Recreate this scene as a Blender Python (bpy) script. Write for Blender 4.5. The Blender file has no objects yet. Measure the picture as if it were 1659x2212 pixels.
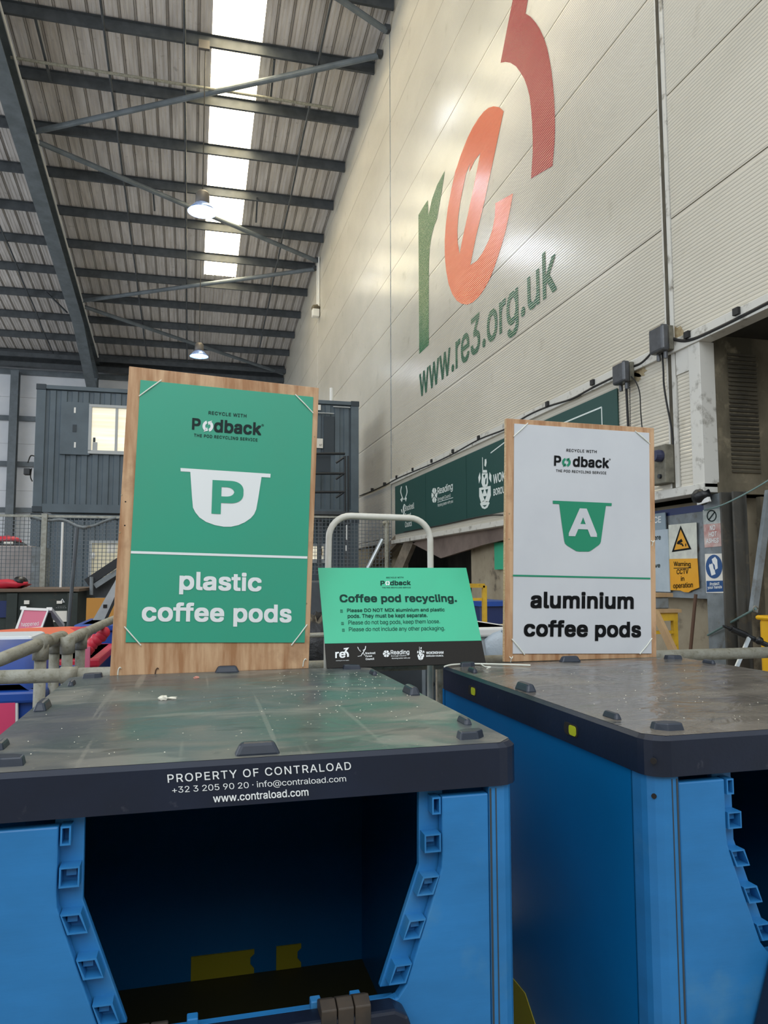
import bpy, bmesh, math, random, os
from mathutils import Vector, Matrix
random.seed(7)
SC = bpy.context.scene
COL = SC.collection
# ------------------------------------------------------------------ camera, world, light, exposure
CAM = Vector((0.0, 0.0, 1.39)); FPX = 1629.5; IW, IH = 1659.0, 2212.0
YAW, PITCH, ROLL = math.radians(14.2605), math.radians(4.9064), math.radians(-0.1573)
_f0 = Vector((math.sin(YAW), math.cos(YAW), 0)); _r0 = Vector((math.cos(YAW), -math.sin(YAW), 0)); _u0 = Vector((0, 0, 1))
FWD = math.cos(PITCH) * _f0 + math.sin(PITCH) * _u0
_up = -math.sin(PITCH) * _f0 + math.cos(PITCH) * _u0
RGT = math.cos(ROLL) * _r0 + math.sin(ROLL) * _up
UP = -math.sin(ROLL) * _r0 + math.cos(ROLL) * _up
cd = bpy.data.cameras.new('camera'); cam = bpy.data.objects.new('camera', cd); COL.objects.link(cam)
cd.sensor_fit = 'HORIZONTAL'; cd.sensor_width = 36.0; cd.lens = 36.0 * FPX / IW; cd.clip_start = 0.05; cd.clip_end = 300
m = Matrix.Identity(4)
for i in range(3):
    m[i][0] = RGT[i]; m[i][1] = UP[i]; m[i][2] = -FWD[i]; m[i][3] = CAM[i]
cam.matrix_world = m; SC.camera = cam
w = bpy.data.worlds.new('daylight'); SC.world = w; w.use_nodes = True
wb = w.node_tree.nodes['Background']; wb.inputs[0].default_value = (0.86, 0.93, 1.0, 1); wb.inputs[1].default_value = 1.0
SC.view_settings.view_transform = 'Standard'; SC.view_settings.look = 'None'
SC.view_settings.exposure = 0.3; SC.view_settings.gamma = 1.0; SC.view_settings.use_curve_mapping = False

def area(name, loc, target, sx, sy, power, color):
    l = bpy.data.lights.new(name, 'AREA'); l.shape = 'RECTANGLE'; l.size = sx; l.size_y = sy; l.energy = power; l.color = color
    o = bpy.data.objects.new(name, l); COL.objects.link(o); o.location = loc
    o.rotation_euler = (Vector(target) - Vector(loc)).to_track_quat('-Z', 'Y').to_euler()
    return o
# daylight through the open vehicle door behind the camera and through the open side of the hall
area('daylight_door', (-1.5, -5.5, 7.5), (0.5, 4, 1.2), 8, 5, 330, (0.93, 0.97, 1.0))
area('daylight_side', (-15.5, 17, 5.0), (4, 17, 5.5), 22, 6, 560, (0.86, 0.93, 1.0))

# ------------------------------------------------------------------ pixel -> place
def ray(x, y): return FWD + RGT * ((x - IW / 2) / FPX) + UP * (-(y - IH / 2) / FPX)
def onX(x, y, X): d = ray(x, y); return CAM + d * ((X - CAM.x) / d.x)
def onY(x, y, Y): d = ray(x, y); return CAM + d * ((Y - CAM.y) / d.y)
def onZ(x, y, Z): d = ray(x, y); return CAM + d * ((Z - CAM.z) / d.z)
def onP(x, y, p, n): d = ray(x, y); return CAM + d * ((p - CAM).dot(n) / d.dot(n))
class Surf:
    """a plane in the place: crop origin/scale let a reading off an enlarged piece of the photo find its spot on it"""
    def __init__(s, p, n, crop=(0, 0, 1)):
        s.p = Vector(p); s.n = Vector(n).normalized(); s.c = crop
    def at(s, x, y, off=0.0):
        ox, oy, k = s.c
        q = onP(ox + x / k, oy + y / k, s.p, s.n)
        return q + s.n * off
    def crop(s, *c): return Surf(s.p, s.n, c)

# ------------------------------------------------------------------ materials
MATS = {}
def srgb(c):
    if isinstance(c, str): c = [int(c[i:i + 2], 16) / 255 for i in (0, 2, 4)]
    return tuple((v / 12.92 if v <= 0.04045 else ((v + 0.055) / 1.055) ** 2.4) for v in c) + (1,)
def mat(name, c, rough=0.6, metal=0.0, c2=None, scale=6.0, stretch=(1, 1, 1), lo=0.35, hi=0.65, bump=0.0, bscale=30.0, bstretch=None, spec=0.5, emit=0.0, detail=6.0, rough2=None, dirt=None, dscale=18.0, dlo=0.55, dhi=0.75):
    if name in MATS: return MATS[name]
    m = bpy.data.materials.new(name); m.use_nodes = True; nt = m.node_tree; b = nt.nodes['Principled BSDF']
    L = nt.links.new; N = nt.nodes.new
    b.inputs['Roughness'].default_value = rough; b.inputs['Metallic'].default_value = metal; b.inputs['Specular IOR Level'].default_value = spec
    b.inputs['Base Color'].default_value = srgb(c)
    tc = N('ShaderNodeTexCoord')
    def noise(sc, st, det=detail):
        mp = N('ShaderNodeMapping'); mp.inputs['Scale'].default_value = st; L(tc.outputs['Object'], mp.inputs['Vector'])
        n = N('ShaderNodeTexNoise'); n.inputs['Scale'].default_value = sc; n.inputs['Detail'].default_value = det; n.inputs['Roughness'].default_value = 0.6
        L(mp.outputs[0], n.inputs['Vector']); return n
    def ramp(src, a, bb):
        r = N('ShaderNodeMapRange'); r.inputs[1].default_value = a; r.inputs[2].default_value = bb; L(src, r.inputs[0]); return r.outputs[0]
    col = None
    if c2 is not None:
        n = noise(scale, stretch); f = ramp(n.outputs['Fac'], lo, hi)
        mx = N('ShaderNodeMix'); mx.data_type = 'RGBA'; mx.inputs[6].default_value = srgb(c); mx.inputs[7].default_value = srgb(c2)
        L(f, mx.inputs[0]); col = mx.outputs[2]
        if rough2 is not None:
            r = N('ShaderNodeMapRange'); r.inputs[3].default_value = rough; r.inputs[4].default_value = rough2; L(f, r.inputs[0]); L(r.outputs[0], b.inputs['Roughness'])
    if dirt is not None:
        n = noise(dscale, (1, 1, 1), 8); f = ramp(n.outputs['Fac'], dlo, dhi)
        mx = N('ShaderNodeMix'); mx.data_type = 'RGBA'; mx.inputs[7].default_value = srgb(dirt)
        if col: L(col, mx.inputs[6])
        else: mx.inputs[6].default_value = srgb(c)
        L(f, mx.inputs[0]); col = mx.outputs[2]
    if col: L(col, b.inputs['Base Color'])
    if bump:
        n = noise(bscale, bstretch or (1, 1, 1)); bp = N('ShaderNodeBump'); bp.inputs['Strength'].default_value = bump; bp.inputs['Distance'].default_value = 0.01
        L(n.outputs['Fac'], bp.inputs['Height']); L(bp.outputs[0], b.inputs['Normal'])
    if emit:
        b.inputs['Emission Strength'].default_value = emit
        if col: L(col, b.inputs['Emission Color'])
        else: b.inputs['Emission Color'].default_value = srgb(c)
    MATS[name] = m; return m
def ribbed(name, c, rough):                       # vinyl stuck over the ribbed cladding follows its ribs
    m = mat(name, c, rough); nt = m.node_tree; N = nt.nodes.new; L = nt.links.new
    g = N('ShaderNodeNewGeometry'); sx = N('ShaderNodeSeparateXYZ'); L(g.outputs['Position'], sx.inputs[0])
    mu = N('ShaderNodeMath'); mu.operation = 'MULTIPLY'; mu.inputs[1].default_value = 2 * math.pi / RIB; L(sx.outputs['Z'], mu.inputs[0])
    si = N('ShaderNodeMath'); si.operation = 'SINE'; L(mu.outputs[0], si.inputs[0])
    bp = N('ShaderNodeBump'); bp.inputs['Strength'].default_value = 0.6; bp.inputs['Distance'].default_value = 0.0022; L(si.outputs[0], bp.inputs['Height']); L(bp.outputs[0], nt.nodes['Principled BSDF'].inputs['Normal'])
    return m
RIB = 0.0314
def M(n): return MATS[n]
mat('wall_white', 'D9D3C4', 0.25, c2='CAC4B5', scale=0.9, stretch=(1, 0.35, 0.6), dirt='B5AD9C', dscale=2.2, dlo=0.62, dhi=0.8, spec=0.5)
mat('trim_white', 'D3D1C9', 0.35, dirt='7E786C', dscale=9, dlo=0.54, dhi=0.72)
mat('dust_tan', '9C8866', 0.9, c2='B5A888', scale=30)
mat('joint_dark', '3A3732', 0.8)
mat('roof_sheet', 'DDD8D5', 0.6, c2='C2BCB8', scale=3, stretch=(3, 0.25, 1), dirt='8A837C', dscale=5, dlo=0.62, dhi=0.85)
mat('steel_dark', '50555A', 0.55, c2='404549', scale=4, dirt='6B5A48', dscale=14, dlo=0.64, dhi=0.8)
mat('steel_blue', '727B82', 0.5, c2='60696F', scale=3)
mat('galv', 'A3A49C', 0.45, 0.55, c2='8A8A80', scale=25, dirt='6F6A5C', dscale=30, dlo=0.6, dhi=0.8, bump=0.15, bscale=60)
mat('mesh_wire', '6E757A', 0.5, 0.3)
mat('galv_pipe', 'A5A498', 0.6, 0.15, c2='8B8878', scale=20, dirt='6F6C52', dscale=40, dlo=0.58, dhi=0.75, bump=0.3, bscale=90)
mat('far_panel', 'F0F2F6', 0.55, c2='E2E6EC', scale=0.8)
mat('concrete_floor', '8C8881', 0.75, c2='726E67', scale=1.5, bump=0.3, bscale=40)
mat('concrete_wall', 'B3A78F', 0.85, c2='9A8D76', scale=1.6, dirt='4A443A', dscale=3.2, dlo=0.58, dhi=0.72, bump=0.4, bscale=25)
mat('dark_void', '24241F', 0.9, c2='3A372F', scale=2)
mat('grime', '7C7360', 0.85, c2='4A4537', scale=2.5, stretch=(1, 1, 0.5), dirt='968C74', dscale=6, bump=0.4, bscale=20)
mat('steel_grimy', '55534D', 0.6, c2='383733', scale=3, stretch=(1, 1, 0.4), dirt='6A604E', dscale=8)
mat('grime_rib', '5A5445', 0.8, c2='3A362D', scale=2.5)
mat('cont_grey', '5A6872', 0.5, c2='505D66', scale=2.0)
mat('cont_dark', '353F47', 0.6)
mat('frame_grey', 'AEB3B5', 0.4)
mat('white_paint', 'E6E6E2', 0.35)
mat('hoop_paint', 'D9D9D0', 0.35, c2='CBCABE', scale=12, dirt='8B8778', dscale=30, dlo=0.68, dhi=0.8)
mat('box_blue', '2A7AB8', 0.42, c2='2670A8', scale=4, stretch=(1, 1, 2.5), dirt='4E86AC', dscale=7, dlo=0.55, dhi=0.85, bump=0.06, bscale=8, bstretch=(0.4, 0.4, 4))
mat('box_blue_side', '0B6BA8', 0.22, c2='0A659E', scale=2, bump=0.03, bscale=3)
mat('box_yellow', 'A59A20', 0.5)
mat('slot_yellow', 'B9C022', 0.35)
mat('navy_plastic', '172135', 0.38, c2='141C2C', scale=5, dirt='4A4B55', dscale=26, dlo=0.66, dhi=0.82, bump=0.05, bscale=60)
mat('lug_plastic', '222A36', 0.42, c2='2B3340', scale=15)
def lid_mat(name, base, tint, dust, scuff, r0, r1, bs):
    m = mat(name, base, 0.35); nt = m.node_tree; N = nt.nodes.new; L = nt.links.new; b = nt.nodes['Principled BSDF']; tc = N('ShaderNodeTexCoord')
    def nz(sc, st, det, dist=0.0, rot=0.0):
        mp = N('ShaderNodeMapping'); mp.inputs['Scale'].default_value = st; mp.inputs['Rotation'].default_value = (0, 0, rot); L(tc.outputs['Object'], mp.inputs['Vector'])
        n = N('ShaderNodeTexNoise'); n.inputs['Scale'].default_value = sc; n.inputs['Detail'].default_value = det; n.inputs['Distortion'].default_value = dist; L(mp.outputs[0], n.inputs['Vector']); return n.outputs['Fac']
    def rng(src, a, bb, c=0.0, d=1.0):
        r = N('ShaderNodeMapRange'); r.inputs[1].default_value = a; r.inputs[2].default_value = bb; r.inputs[3].default_value = c; r.inputs[4].default_value = d; L(src, r.inputs[0]); return r.outputs[0]
    def mix(f, a, c):
        x = N('ShaderNodeMix'); x.data_type = 'RGBA'; L(f, x.inputs[0])
        if isinstance(a, str): x.inputs[6].default_value = srgb(a)
        else: L(a, x.inputs[6])
        x.inputs[7].default_value = srgb(c); return x.outputs[2]
    f1 = rng(nz(2.0, (1, 1, 1), 3, 0.4), 0.40, 0.60); c = mix(f1, base, tint)
    f2 = rng(nz(3.2, (1, 1.7, 1), 12, 0.8, 0.2), 0.46, 0.64, 0, 0.7); c = mix(f2, c, dust)
    f3 = rng(nz(2.0, (1.2, 2.6, 1), 12, 0.9, 0.35), 0.57, 0.63, 0, 0.55); c = mix(f3, c, scuff)
    f4 = rng(nz(90, (1, 1, 1), 3), 0.70, 0.74, 0, 0.8); c = mix(f4, c, 'B9B29C')
    f5 = rng(nz(2.6, (1.0, 2.4, 1), 5, 2.5, -0.4), 0.62, 0.66, 0, 0.5); c = mix(f5, c, '2F3638')
    f6 = rng(nz(1.3, (28, 0.6, 1), 2, 0.3, 0.05), 0.66, 0.70, 0, 0.45); c = mix(f6, c, scuff)
    L(c, b.inputs['Base Color']); L(rng(f2, 0, 0.75, r0, r1), b.inputs['Roughness'])
    bp = N('ShaderNodeBump'); bp.inputs['Strength'].default_value = bs; bp.inputs['Distance'].default_value = 0.012; L(nz(4.5, (1.0, 1.9, 1), 4, 1.0, 0.3), bp.inputs['Height']); L(bp.outputs[0], b.inputs['Normal'])
lid_mat('lid_dust_green', '54565B', '4C5755', '76736B', '8A877F', 0.28, 0.5, 0.5)
lid_mat('lid_dust_brown', '6A645D', '5B5651', '777065', '827B72', 0.17, 0.32, 0.95)
mat('plywood', 'CBA680', 0.6, c2='A4764F', scale=4, stretch=(6, 1, 0.7), lo=0.4, hi=0.62, dirt='8E6647', dscale=6, dlo=0.56, dhi=0.8, bump=0.08, bscale=40)
mat('plywood_edge', 'D9BC94', 0.7, c2='B99468', scale=60, stretch=(1, 1, 4))
mat('sign_green', '35A183', 0.38, c2='3B9E80', scale=3)
mat('sign_mint', '3FBE92', 0.35, c2='41B88E', scale=4)
mat('sign_white', 'CED1D4', 0.4, c2='C8CBCF', scale=4)
mat('print_white', 'E9ECEB', 0.45)
mat('print_navy', '22302F', 0.45, spec=0.15)
mat('print_black', '0E1012', 0.45, spec=0.15)
mat('print_dgreen', '163A32', 0.5, spec=0.15)
mat('print_green', '178A66', 0.4)
mat('strip_black', '2A2825', 0.6, spec=0.15)
mat('cord_white', 'E3E5D8', 0.5)
mat('screw', 'B8A98A', 0.35, 0.7)
mat('hole', '1A1512', 0.8)
mat('banner_green', '1D4842', 0.4)
mat('banner_line', 'DDE6E2', 0.5)
ribbed('vinyl_green', '1F6B3C', 0.22); ribbed('vinyl_orange', 'DE5A35', 0.22); ribbed('vinyl_red', 'A51F33', 0.22); ribbed('vinyl_dgreen', '1C5C40', 0.35)
mat('cable_black', '1C1C1C', 0.6)
mat('jbox', '5A5C60', 0.35, 0.3, c2='45474A', scale=9)
mat('jbox_dusty', '7D7A6C', 0.8, c2='5E5B50', scale=14)
mat('knob_blue', '2E3350', 0.4)
mat('sky_panel', 'FFF6DE', 0.5, c2='FFEBB8', scale=2.5, stretch=(2, 0.5, 1), emit=9.0)
mat('lamp_body', '6E6A66', 0.5, 0.3)
mat('lamp_glow', 'C8DCFF', 0.4, emit=9.0)
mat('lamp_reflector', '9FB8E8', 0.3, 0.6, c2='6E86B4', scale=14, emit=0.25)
mat('glass_warm', 'F4EED8', 0.25, c2='D8CFB4', scale=1.2, stretch=(0.3, 1, 7), emit=0.55)
mat('office_dim', 'C9C2A8', 0.6, emit=0.2)
mat('bin_blue', '1B4DA6', 0.4, c2='184494', scale=3)
mat('bin_navy', '1E2F60', 0.45)
mat('lid_red', 'E0524A', 0.4, c2='EE8468', scale=3)
mat('lid_orange', 'F0764E', 0.4)
mat('red_plain', 'CF2E42', 0.45)
mat('pink', 'D8436F', 0.4); mat('pale_pink', 'D9718A', 0.5)
mat('skip_green', '2F3A36', 0.6, c2='262E2B', scale=4, dirt='4F473A', dscale=9)
mat('rust_rim', '6A5A4C', 0.8)
mat('paper', 'E8E4DA', 0.7)
mat('black_plastic', '17181A', 0.35, bump=0.8, bscale=14)
mat('black_metal', '22262A', 0.4)
mat('orange_board', 'C48A3C', 0.6)
mat('alu', 'C5CBCE', 0.35, 0.5, c2='AEB6B8', scale=8)
mat('grey_block', 'A9A3A2', 0.85, c2='938D8B', scale=3)
mat('yellow_paint', 'D6AE2E', 0.5, c2='B8901F', scale=7, dirt='6A5A30', dscale=20, dlo=0.62, dhi=0.8)
mat('machine_yellow', 'E3AE12', 0.4)
mat('timber', 'B89A72', 0.7, c2='9C7F5A', scale=6, stretch=(1, 1, 0.2))
mat('timber_grey', '857A6B', 0.8, c2='665D51', scale=6)
mat('tarp_brown', '8A7A70', 0.85, c2='6F6058', scale=2)
mat('info_blue', '8FA0AA', 0.5); mat('info_pale', 'B9C6CE', 0.5, c2='A9B7C0', scale=3)
mat('cctv_white', 'C9C8BE', 0.25, c2='E4E6D6', scale=8); mat('cctv_yellow', 'EBA921', 0.3, c2='E59F1C', scale=6)
mat('faded_red', 'B88078', 0.4, c2='D5C4BC', scale=10); mat('faded_white', 'BFC5C0', 0.35, c2='8F9894', scale=14)
mat('safe_blue', '1E4E86', 0.35)
mat('steel_pale', '8B9398', 0.5, c2='6F7678', scale=5, dirt='5D564A', dscale=9)
mat('box_floor_shaded', '3C3A18', 0.7)  # floor yellow darkened to olive: shade inside the box put into the colour
mat('hinge_dark', '2E2A26', 0.6, c2='43392F', scale=20)
mat('crumb', 'E8E4D2', 0.8); mat('crumb_pink', 'C88A78', 0.8)
mat('rope_green', '6C8684', 0.7)
mat('rust_pole', '5A4232', 0.8)
mat('white_bin', 'D2D8DC', 0.45); mat('bag_clear', 'B9C4CC', 0.3, bump=0.8, bscale=16)

# ------------------------------------------------------------------ geometry
class G:
    def __init__(s): s.v = []; s.f = []
    def add(s, vs, fs):
        o = len(s.v); s.v += [Vector(q) for q in vs]; s.f += [tuple(i + o for i in f) for f in fs]; return s
    def box(s, lo, hi):
        x0, y0, z0 = lo; x1, y1, z1 = hi
        return s.add([(x0, y0, z0), (x1, y0, z0), (x1, y1, z0), (x0, y1, z0), (x0, y0, z1), (x1, y0, z1), (x1, y1, z1), (x0, y1, z1)],
                     [(0, 3, 2, 1), (4, 5, 6, 7), (0, 1, 5, 4), (1, 2, 6, 5), (2, 3, 7, 6), (3, 0, 4, 7)])
    def slab(s, pts, ext):
        """polygon of 3-D points extruded by the vector ext"""
        pts = [Vector(q) for q in pts]; n = len(pts); ext = Vector(ext)
        nrm = Vector((0, 0, 0))
        for i in range(n):
            a, b = pts[i], pts[(i + 1) % n]; nrm += a.cross(b)
        if nrm.dot(ext) > 0: pts = pts[::-1]
        return s.add(pts + [q + ext for q in pts], [tuple(range(n)), tuple(range(2 * n - 1, n - 1, -1))] + [(i, i + n, (i + 1) % n + n, (i + 1) % n) for i in range(n)])
    def bar(s, a, b, w, h, up=(0, 0, 1)):
        a, b = Vector(a), Vector(b); t = (b - a).normalized(); u = Vector(up)
        x = t.cross(u)
        if x.length < 1e-4: x = t.cross(Vector((1, 0, 0)))
        x.normalize(); y = x.cross(t).normalized()
        q = [x * sx * w / 2 + y * sy * h / 2 for sx, sy in ((-1, -1), (1, -1), (1, 1), (-1, 1))]
        return s.slab([a + k for k in q], b - a)
    def tube(s, path, r, n=10, cap=True):
        path = [Vector(p) for p in path]; rings = []; x = None
        rr = r if isinstance(r, (list, tuple)) else [r] * len(path)
        for i, p in enumerate(path):
            t = (path[min(i + 1, len(path) - 1)] - path[max(i - 1, 0)]).normalized()
            if x is None:
                x = t.cross(Vector((0, 0, 1)))
                if x.length < 1e-3: x = Vector((1, 0, 0))
            x = (x - t * x.dot(t)).normalized(); y = t.cross(x)
            rings.append([p + (x * math.cos(2 * math.pi * k / n) + y * math.sin(2 * math.pi * k / n)) * rr[i] for k in range(n)])
        vs = [q for g in rings for q in g]; fs = []
        for i in range(len(path) - 1):
            for k in range(n):
                a, b = i * n + k, i * n + (k + 1) % n; fs.append((a, b, b + n, a + n))
        if cap: fs += [tuple(range(n - 1, -1, -1)), tuple(range((len(path) - 1) * n, len(path) * n))]
        return s.add(vs, fs)
    def lathe(s, prof, c, axis=(0, 0, 1), n=20):
        c = Vector(c); q = Vector((0, 0, 1)).rotation_difference(Vector(axis)); vs = []; fs = []
        for r, z in prof:
            for k in range(n):
                a = 2 * math.pi * k / n; vs.append(c + q @ Vector((r * math.cos(a), r * math.sin(a), z)))
        for i in range(len(prof) - 1):
            for k in range(n):
                a, b = i * n + k, i * n + (k + 1) % n; fs.append((a, b, b + n, a + n))
        fs += [tuple(range(n - 1, -1, -1)), tuple(range((len(prof) - 1) * n, len(prof) * n))]
        return s.add(vs, fs)
    def poly(s, pts): n = len(pts); return s.add(pts, [tuple(range(n))])
    def blob(s, c, rx, ry, rz, jit=0.12, n=12, seed=1):
        rnd = random.Random(seed); c = Vector(c); vs = []; fs = []; m_ = n // 2
        for i in range(m_ + 1):
            th = math.pi * i / m_
            for k in range(n):
                a = 2 * math.pi * k / n; j = 1 + rnd.uniform(-jit, jit)
                vs.append(c + Vector((rx * math.sin(th) * math.cos(a) * j, ry * math.sin(th) * math.sin(a) * j, rz * math.cos(th) * j)))
        for i in range(m_):
            for k in range(n):
                a, b = i * n + k, i * n + (k + 1) % n; fs.append((a, a + n, b + n, b))
        return s.add(vs, fs)
    def build(s, name, mt, parent=None, bevel=0.0, smooth=False, origin=None, mats=None, fmat=None):
        if parent is not None:
            og = wloc(parent)
        elif origin is not None: og = Vector(origin)
        else:
            xs = [q.x for q in s.v]; ys = [q.y for q in s.v]; zs = [q.z for q in s.v]
            og = Vector(((min(xs) + max(xs)) / 2, (min(ys) + max(ys)) / 2, min(zs)))
        me = bpy.data.meshes.new(name); me.from_pydata([q - og for q in s.v], [], s.f); me.update()
        o = bpy.data.objects.new(name, me); COL.objects.link(o)
        for k in ([mt] if mats is None else mats): me.materials.append(M(k) if isinstance(k, str) else k)
        if fmat:
            for i, p in enumerate(me.polygons): p.material_index = fmat(i, p)
        if parent is not None: o.parent = parent
        else: o.location = og
        if smooth:
            for p in me.polygons: p.use_smooth = True
        if bevel:
            b = o.modifiers.new('edge', 'BEVEL'); b.width = bevel; b.segments = 2; b.limit_method = 'ANGLE'; b.angle_limit = math.radians(40)
        return o
def wloc(o):
    p = Vector(o.location)
    while o.parent is not None: o = o.parent; p = p + Vector(o.location)
    return p
def tag(o, label, cat, group=None, kind=None):
    o['label'] = label; o['category'] = cat
    if group: o['group'] = group
    if kind: o['kind'] = kind
    return o
def thing(name, loc, label, cat, group=None):
    o = bpy.data.objects.new(name, None); o.empty_display_size = 0.1; COL.objects.link(o); o.location = loc
    return tag(o, label, cat, group)
def struct(o): o['kind'] = 'structure'; return o
FONT = None
try:
    fp = os.path.join(bpy.utils.system_resource('DATAFILES'), 'fonts', 'Inter.woff2')
    if os.path.exists(fp): FONT = bpy.data.fonts.load(fp)
except Exception: FONT = None
GLYPH = {}
def glyph(ch, dg):
    """outline of one character filled by winding number (variable fonts carry overlapping contours)"""
    if ch in GLYPH: return GLYPH[ch]
    from mathutils.geometry import interpolate_bezier, delaunay_2d_cdt
    def make(body):
        c = bpy.data.curves.new('t', 'FONT'); c.body = body
        if FONT: c.font = FONT
        t = bpy.data.objects.new('t', c); COL.objects.link(t); dg.update()
        cu = t.to_curve(dg); L = []
        for sp in cu.splines:
            bp = sp.bezier_points; n = len(bp); pts = []
            for i in range(n):
                p, q = bp[i], bp[(i + 1) % n]
                d = q.co - p.co; flat = all(abs(d.x * (h.y - p.co.y) - d.y * (h.x - p.co.x)) < 1e-4 for h in (p.handle_right, q.handle_left))
                pts += [p.co.to_2d()] if flat else [v.to_2d() for v in interpolate_bezier(p.co, p.handle_right, q.handle_left, q.co, 5)[:-1]]
            L.append(pts)
        t.to_curve_clear(); bpy.data.objects.remove(t); bpy.data.curves.remove(c); return L
    both = make('|' + ch + '|') if ch != '|' else []
    solo = make(ch); bar = make('|')
    w = lambda L: (min(p.x for l in L for p in l), max(p.x for l in L for p in l))
    adv = w(both)[1] - w(bar)[1] - (w(make('||'))[1] - w(bar)[1])
    V = []; E = []; lo = []
    for l in solo:
        o = len(V); V += l; E += [(o + i, o + (i + 1) % len(l)) for i in range(len(l))]
    F = []
    if V:
        vo, _, fo, _, _, _ = delaunay_2d_cdt(V, E, [], 0, 1e-6)
        for f in fo:
            cx = sum(vo[i].x for i in f) / len(f); cy = sum(vo[i].y for i in f) / len(f); wn = 0
            for l in solo:
                for i in range(len(l)):
                    p, q = l[i], l[(i + 1) % len(l)]
                    if (p.y <= cy) != (q.y <= cy):
                        x = p.x + (cy - p.y) / (q.y - p.y) * (q.x - p.x)
                        if x > cx: wn += 1 if q.y > p.y else -1
            if wn: F.append(tuple(f))
        V = [Vector((v.x, v.y)) for v in vo]
    GLYPH[ch] = (V, F, adv); return GLYPH[ch]
def text(body, p0, p1, p2, mt, parent, n, off=0.0012, bold=0.0, name='lettering', space=1.0, step=6e-5, label=None):
    """lettering whose bounding box has lower left p0, lower right p1, upper left p2"""
    dg = bpy.context.evaluated_depsgraph_get(); V = []; F = []; x = 0.0
    for ch in body:
        gv, gf, adv = glyph(ch, dg); used = sorted({i for f in gf for i in f}); ix = {k: len(V) + j for j, k in enumerate(used)}
        V += [Vector((gv[k].x + x, gv[k].y, 0)) for k in used]; F += [tuple(ix[i] for i in f) for f in gf]
        x += adv + (space - 1.0) * 0.6 + bold * 0.9 - 0.012
    if bold > 0:                                         # heavier weight: the outline swept round a small square
        nv = len(V); V0, F0 = V, F; V = []; F = []
        for k in range(8):
            d = Vector((bold * 0.88 * (1, 1, 0, -1, -1, -1, 0, 1)[k], bold * 0.88 * (0, 1, 1, 1, 0, -1, -1, -1)[k], k)); F += [tuple(i + k * nv for i in f) for f in F0]; V += [q + d for q in V0]
    xs = [v.x for v in V]; ys = [v.y for v in V]
    x0, x1, y0, y1 = min(xs), max(xs), min(ys), max(ys); og = wloc(parent); n = Vector(n).normalized()
    V = [p0 + (p1 - p0) * ((v.x - x0) / (x1 - x0)) + (p2 - p0) * ((v.y - y0) / (y1 - y0)) + n * (off + step * v.z) - og for v in V]
    me = bpy.data.meshes.new(name); me.from_pydata(V, [], F); me.update(); me.materials.append(M(mt))
    if sum(p.normal.dot(n) * p.area for p in me.polygons) < 0: me.flip_normals()
    o = bpy.data.objects.new(name, me); COL.objects.link(o); o.parent = parent
    if label: o['label'] = label
    return o
def stext(sf, body, a, b, c, mt, parent, **k):
    k.setdefault('step', 2.5e-5 * (sf.p - CAM).length)
    return text(body, sf.at(*a), sf.at(*b), sf.at(*c), mt, parent, sf.n, **k)
def spoly(sf, polys, name, mt, parent, off=0.0015, holes=None):
    """flat printed shape(s) on a plane; each polygon is triangulated so that it may be concave"""
    from mathutils.geometry import tessellate_polygon
    g = G()
    for pl in polys:
        rings = pl if isinstance(pl[0][0], (list, tuple)) else [pl]
        pts = [[sf.at(x, y, off) for x, y in r] for r in rings]
        flat = [q for r in pts for q in r]
        g.add(flat, [tuple(t) for t in tessellate_polygon(pts)])
    o = g.build(name, mt, parent)
    me = o.data
    for p in me.polygons:
        if p.normal.dot(sf.n) < 0: p.flip()
    return o
def arc(cx, cy, rx, ry, a0, a1, n=10): return [(cx + rx * math.cos(math.radians(a0 + (a1 - a0) * i / n)), cy + ry * math.sin(math.radians(a0 + (a1 - a0) * i / n))) for i in range(n + 1)]
def smooth_path(pts, k=6):
    pts = [Vector(p) for p in pts]; out = []
    for i in range(len(pts) - 1):
        p0, p1, p2, p3 = pts[max(i - 1, 0)], pts[i], pts[i + 1], pts[min(i + 2, len(pts) - 1)]
        for j in range(k):
            t = j / k; out.append(0.5 * ((2 * p1) + (p2 - p0) * t + (2 * p0 - 5 * p1 + 4 * p2 - p3) * t * t + (3 * p1 - p0 - 3 * p2 + p3) * t ** 3))
    return out + [pts[-1]]
def smooth2(pts, k=6): return [(p.x, p.y) for p in smooth_path([(x, y, 0) for x, y in pts], k)]
def xf(rot, o): 
    c, s = math.cos(rot), math.sin(rot); o = Vector(o)
    return lambda x, y, z: o + Vector((c * x - s * y, s * x + c * y, z))
# ------------------------------------------------------------------ the hall
XW = 4.0; YFAR = 35.4
def roof(Y): return 15.47 - 0.136 * Y            # underside of the purlins
P0 = Vector((0, 0, 15.47)); NR = Vector((0, 0.136, 1)).normalized()
def onR(x, y, dz=0.0): return onP(x, y, P0 + Vector((0, 0, dz)), NR)
struct(G().box((-22, -8, -0.2), (9, YFAR + 0.3, 0)).build('floor', 'concrete_floor'))

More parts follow.
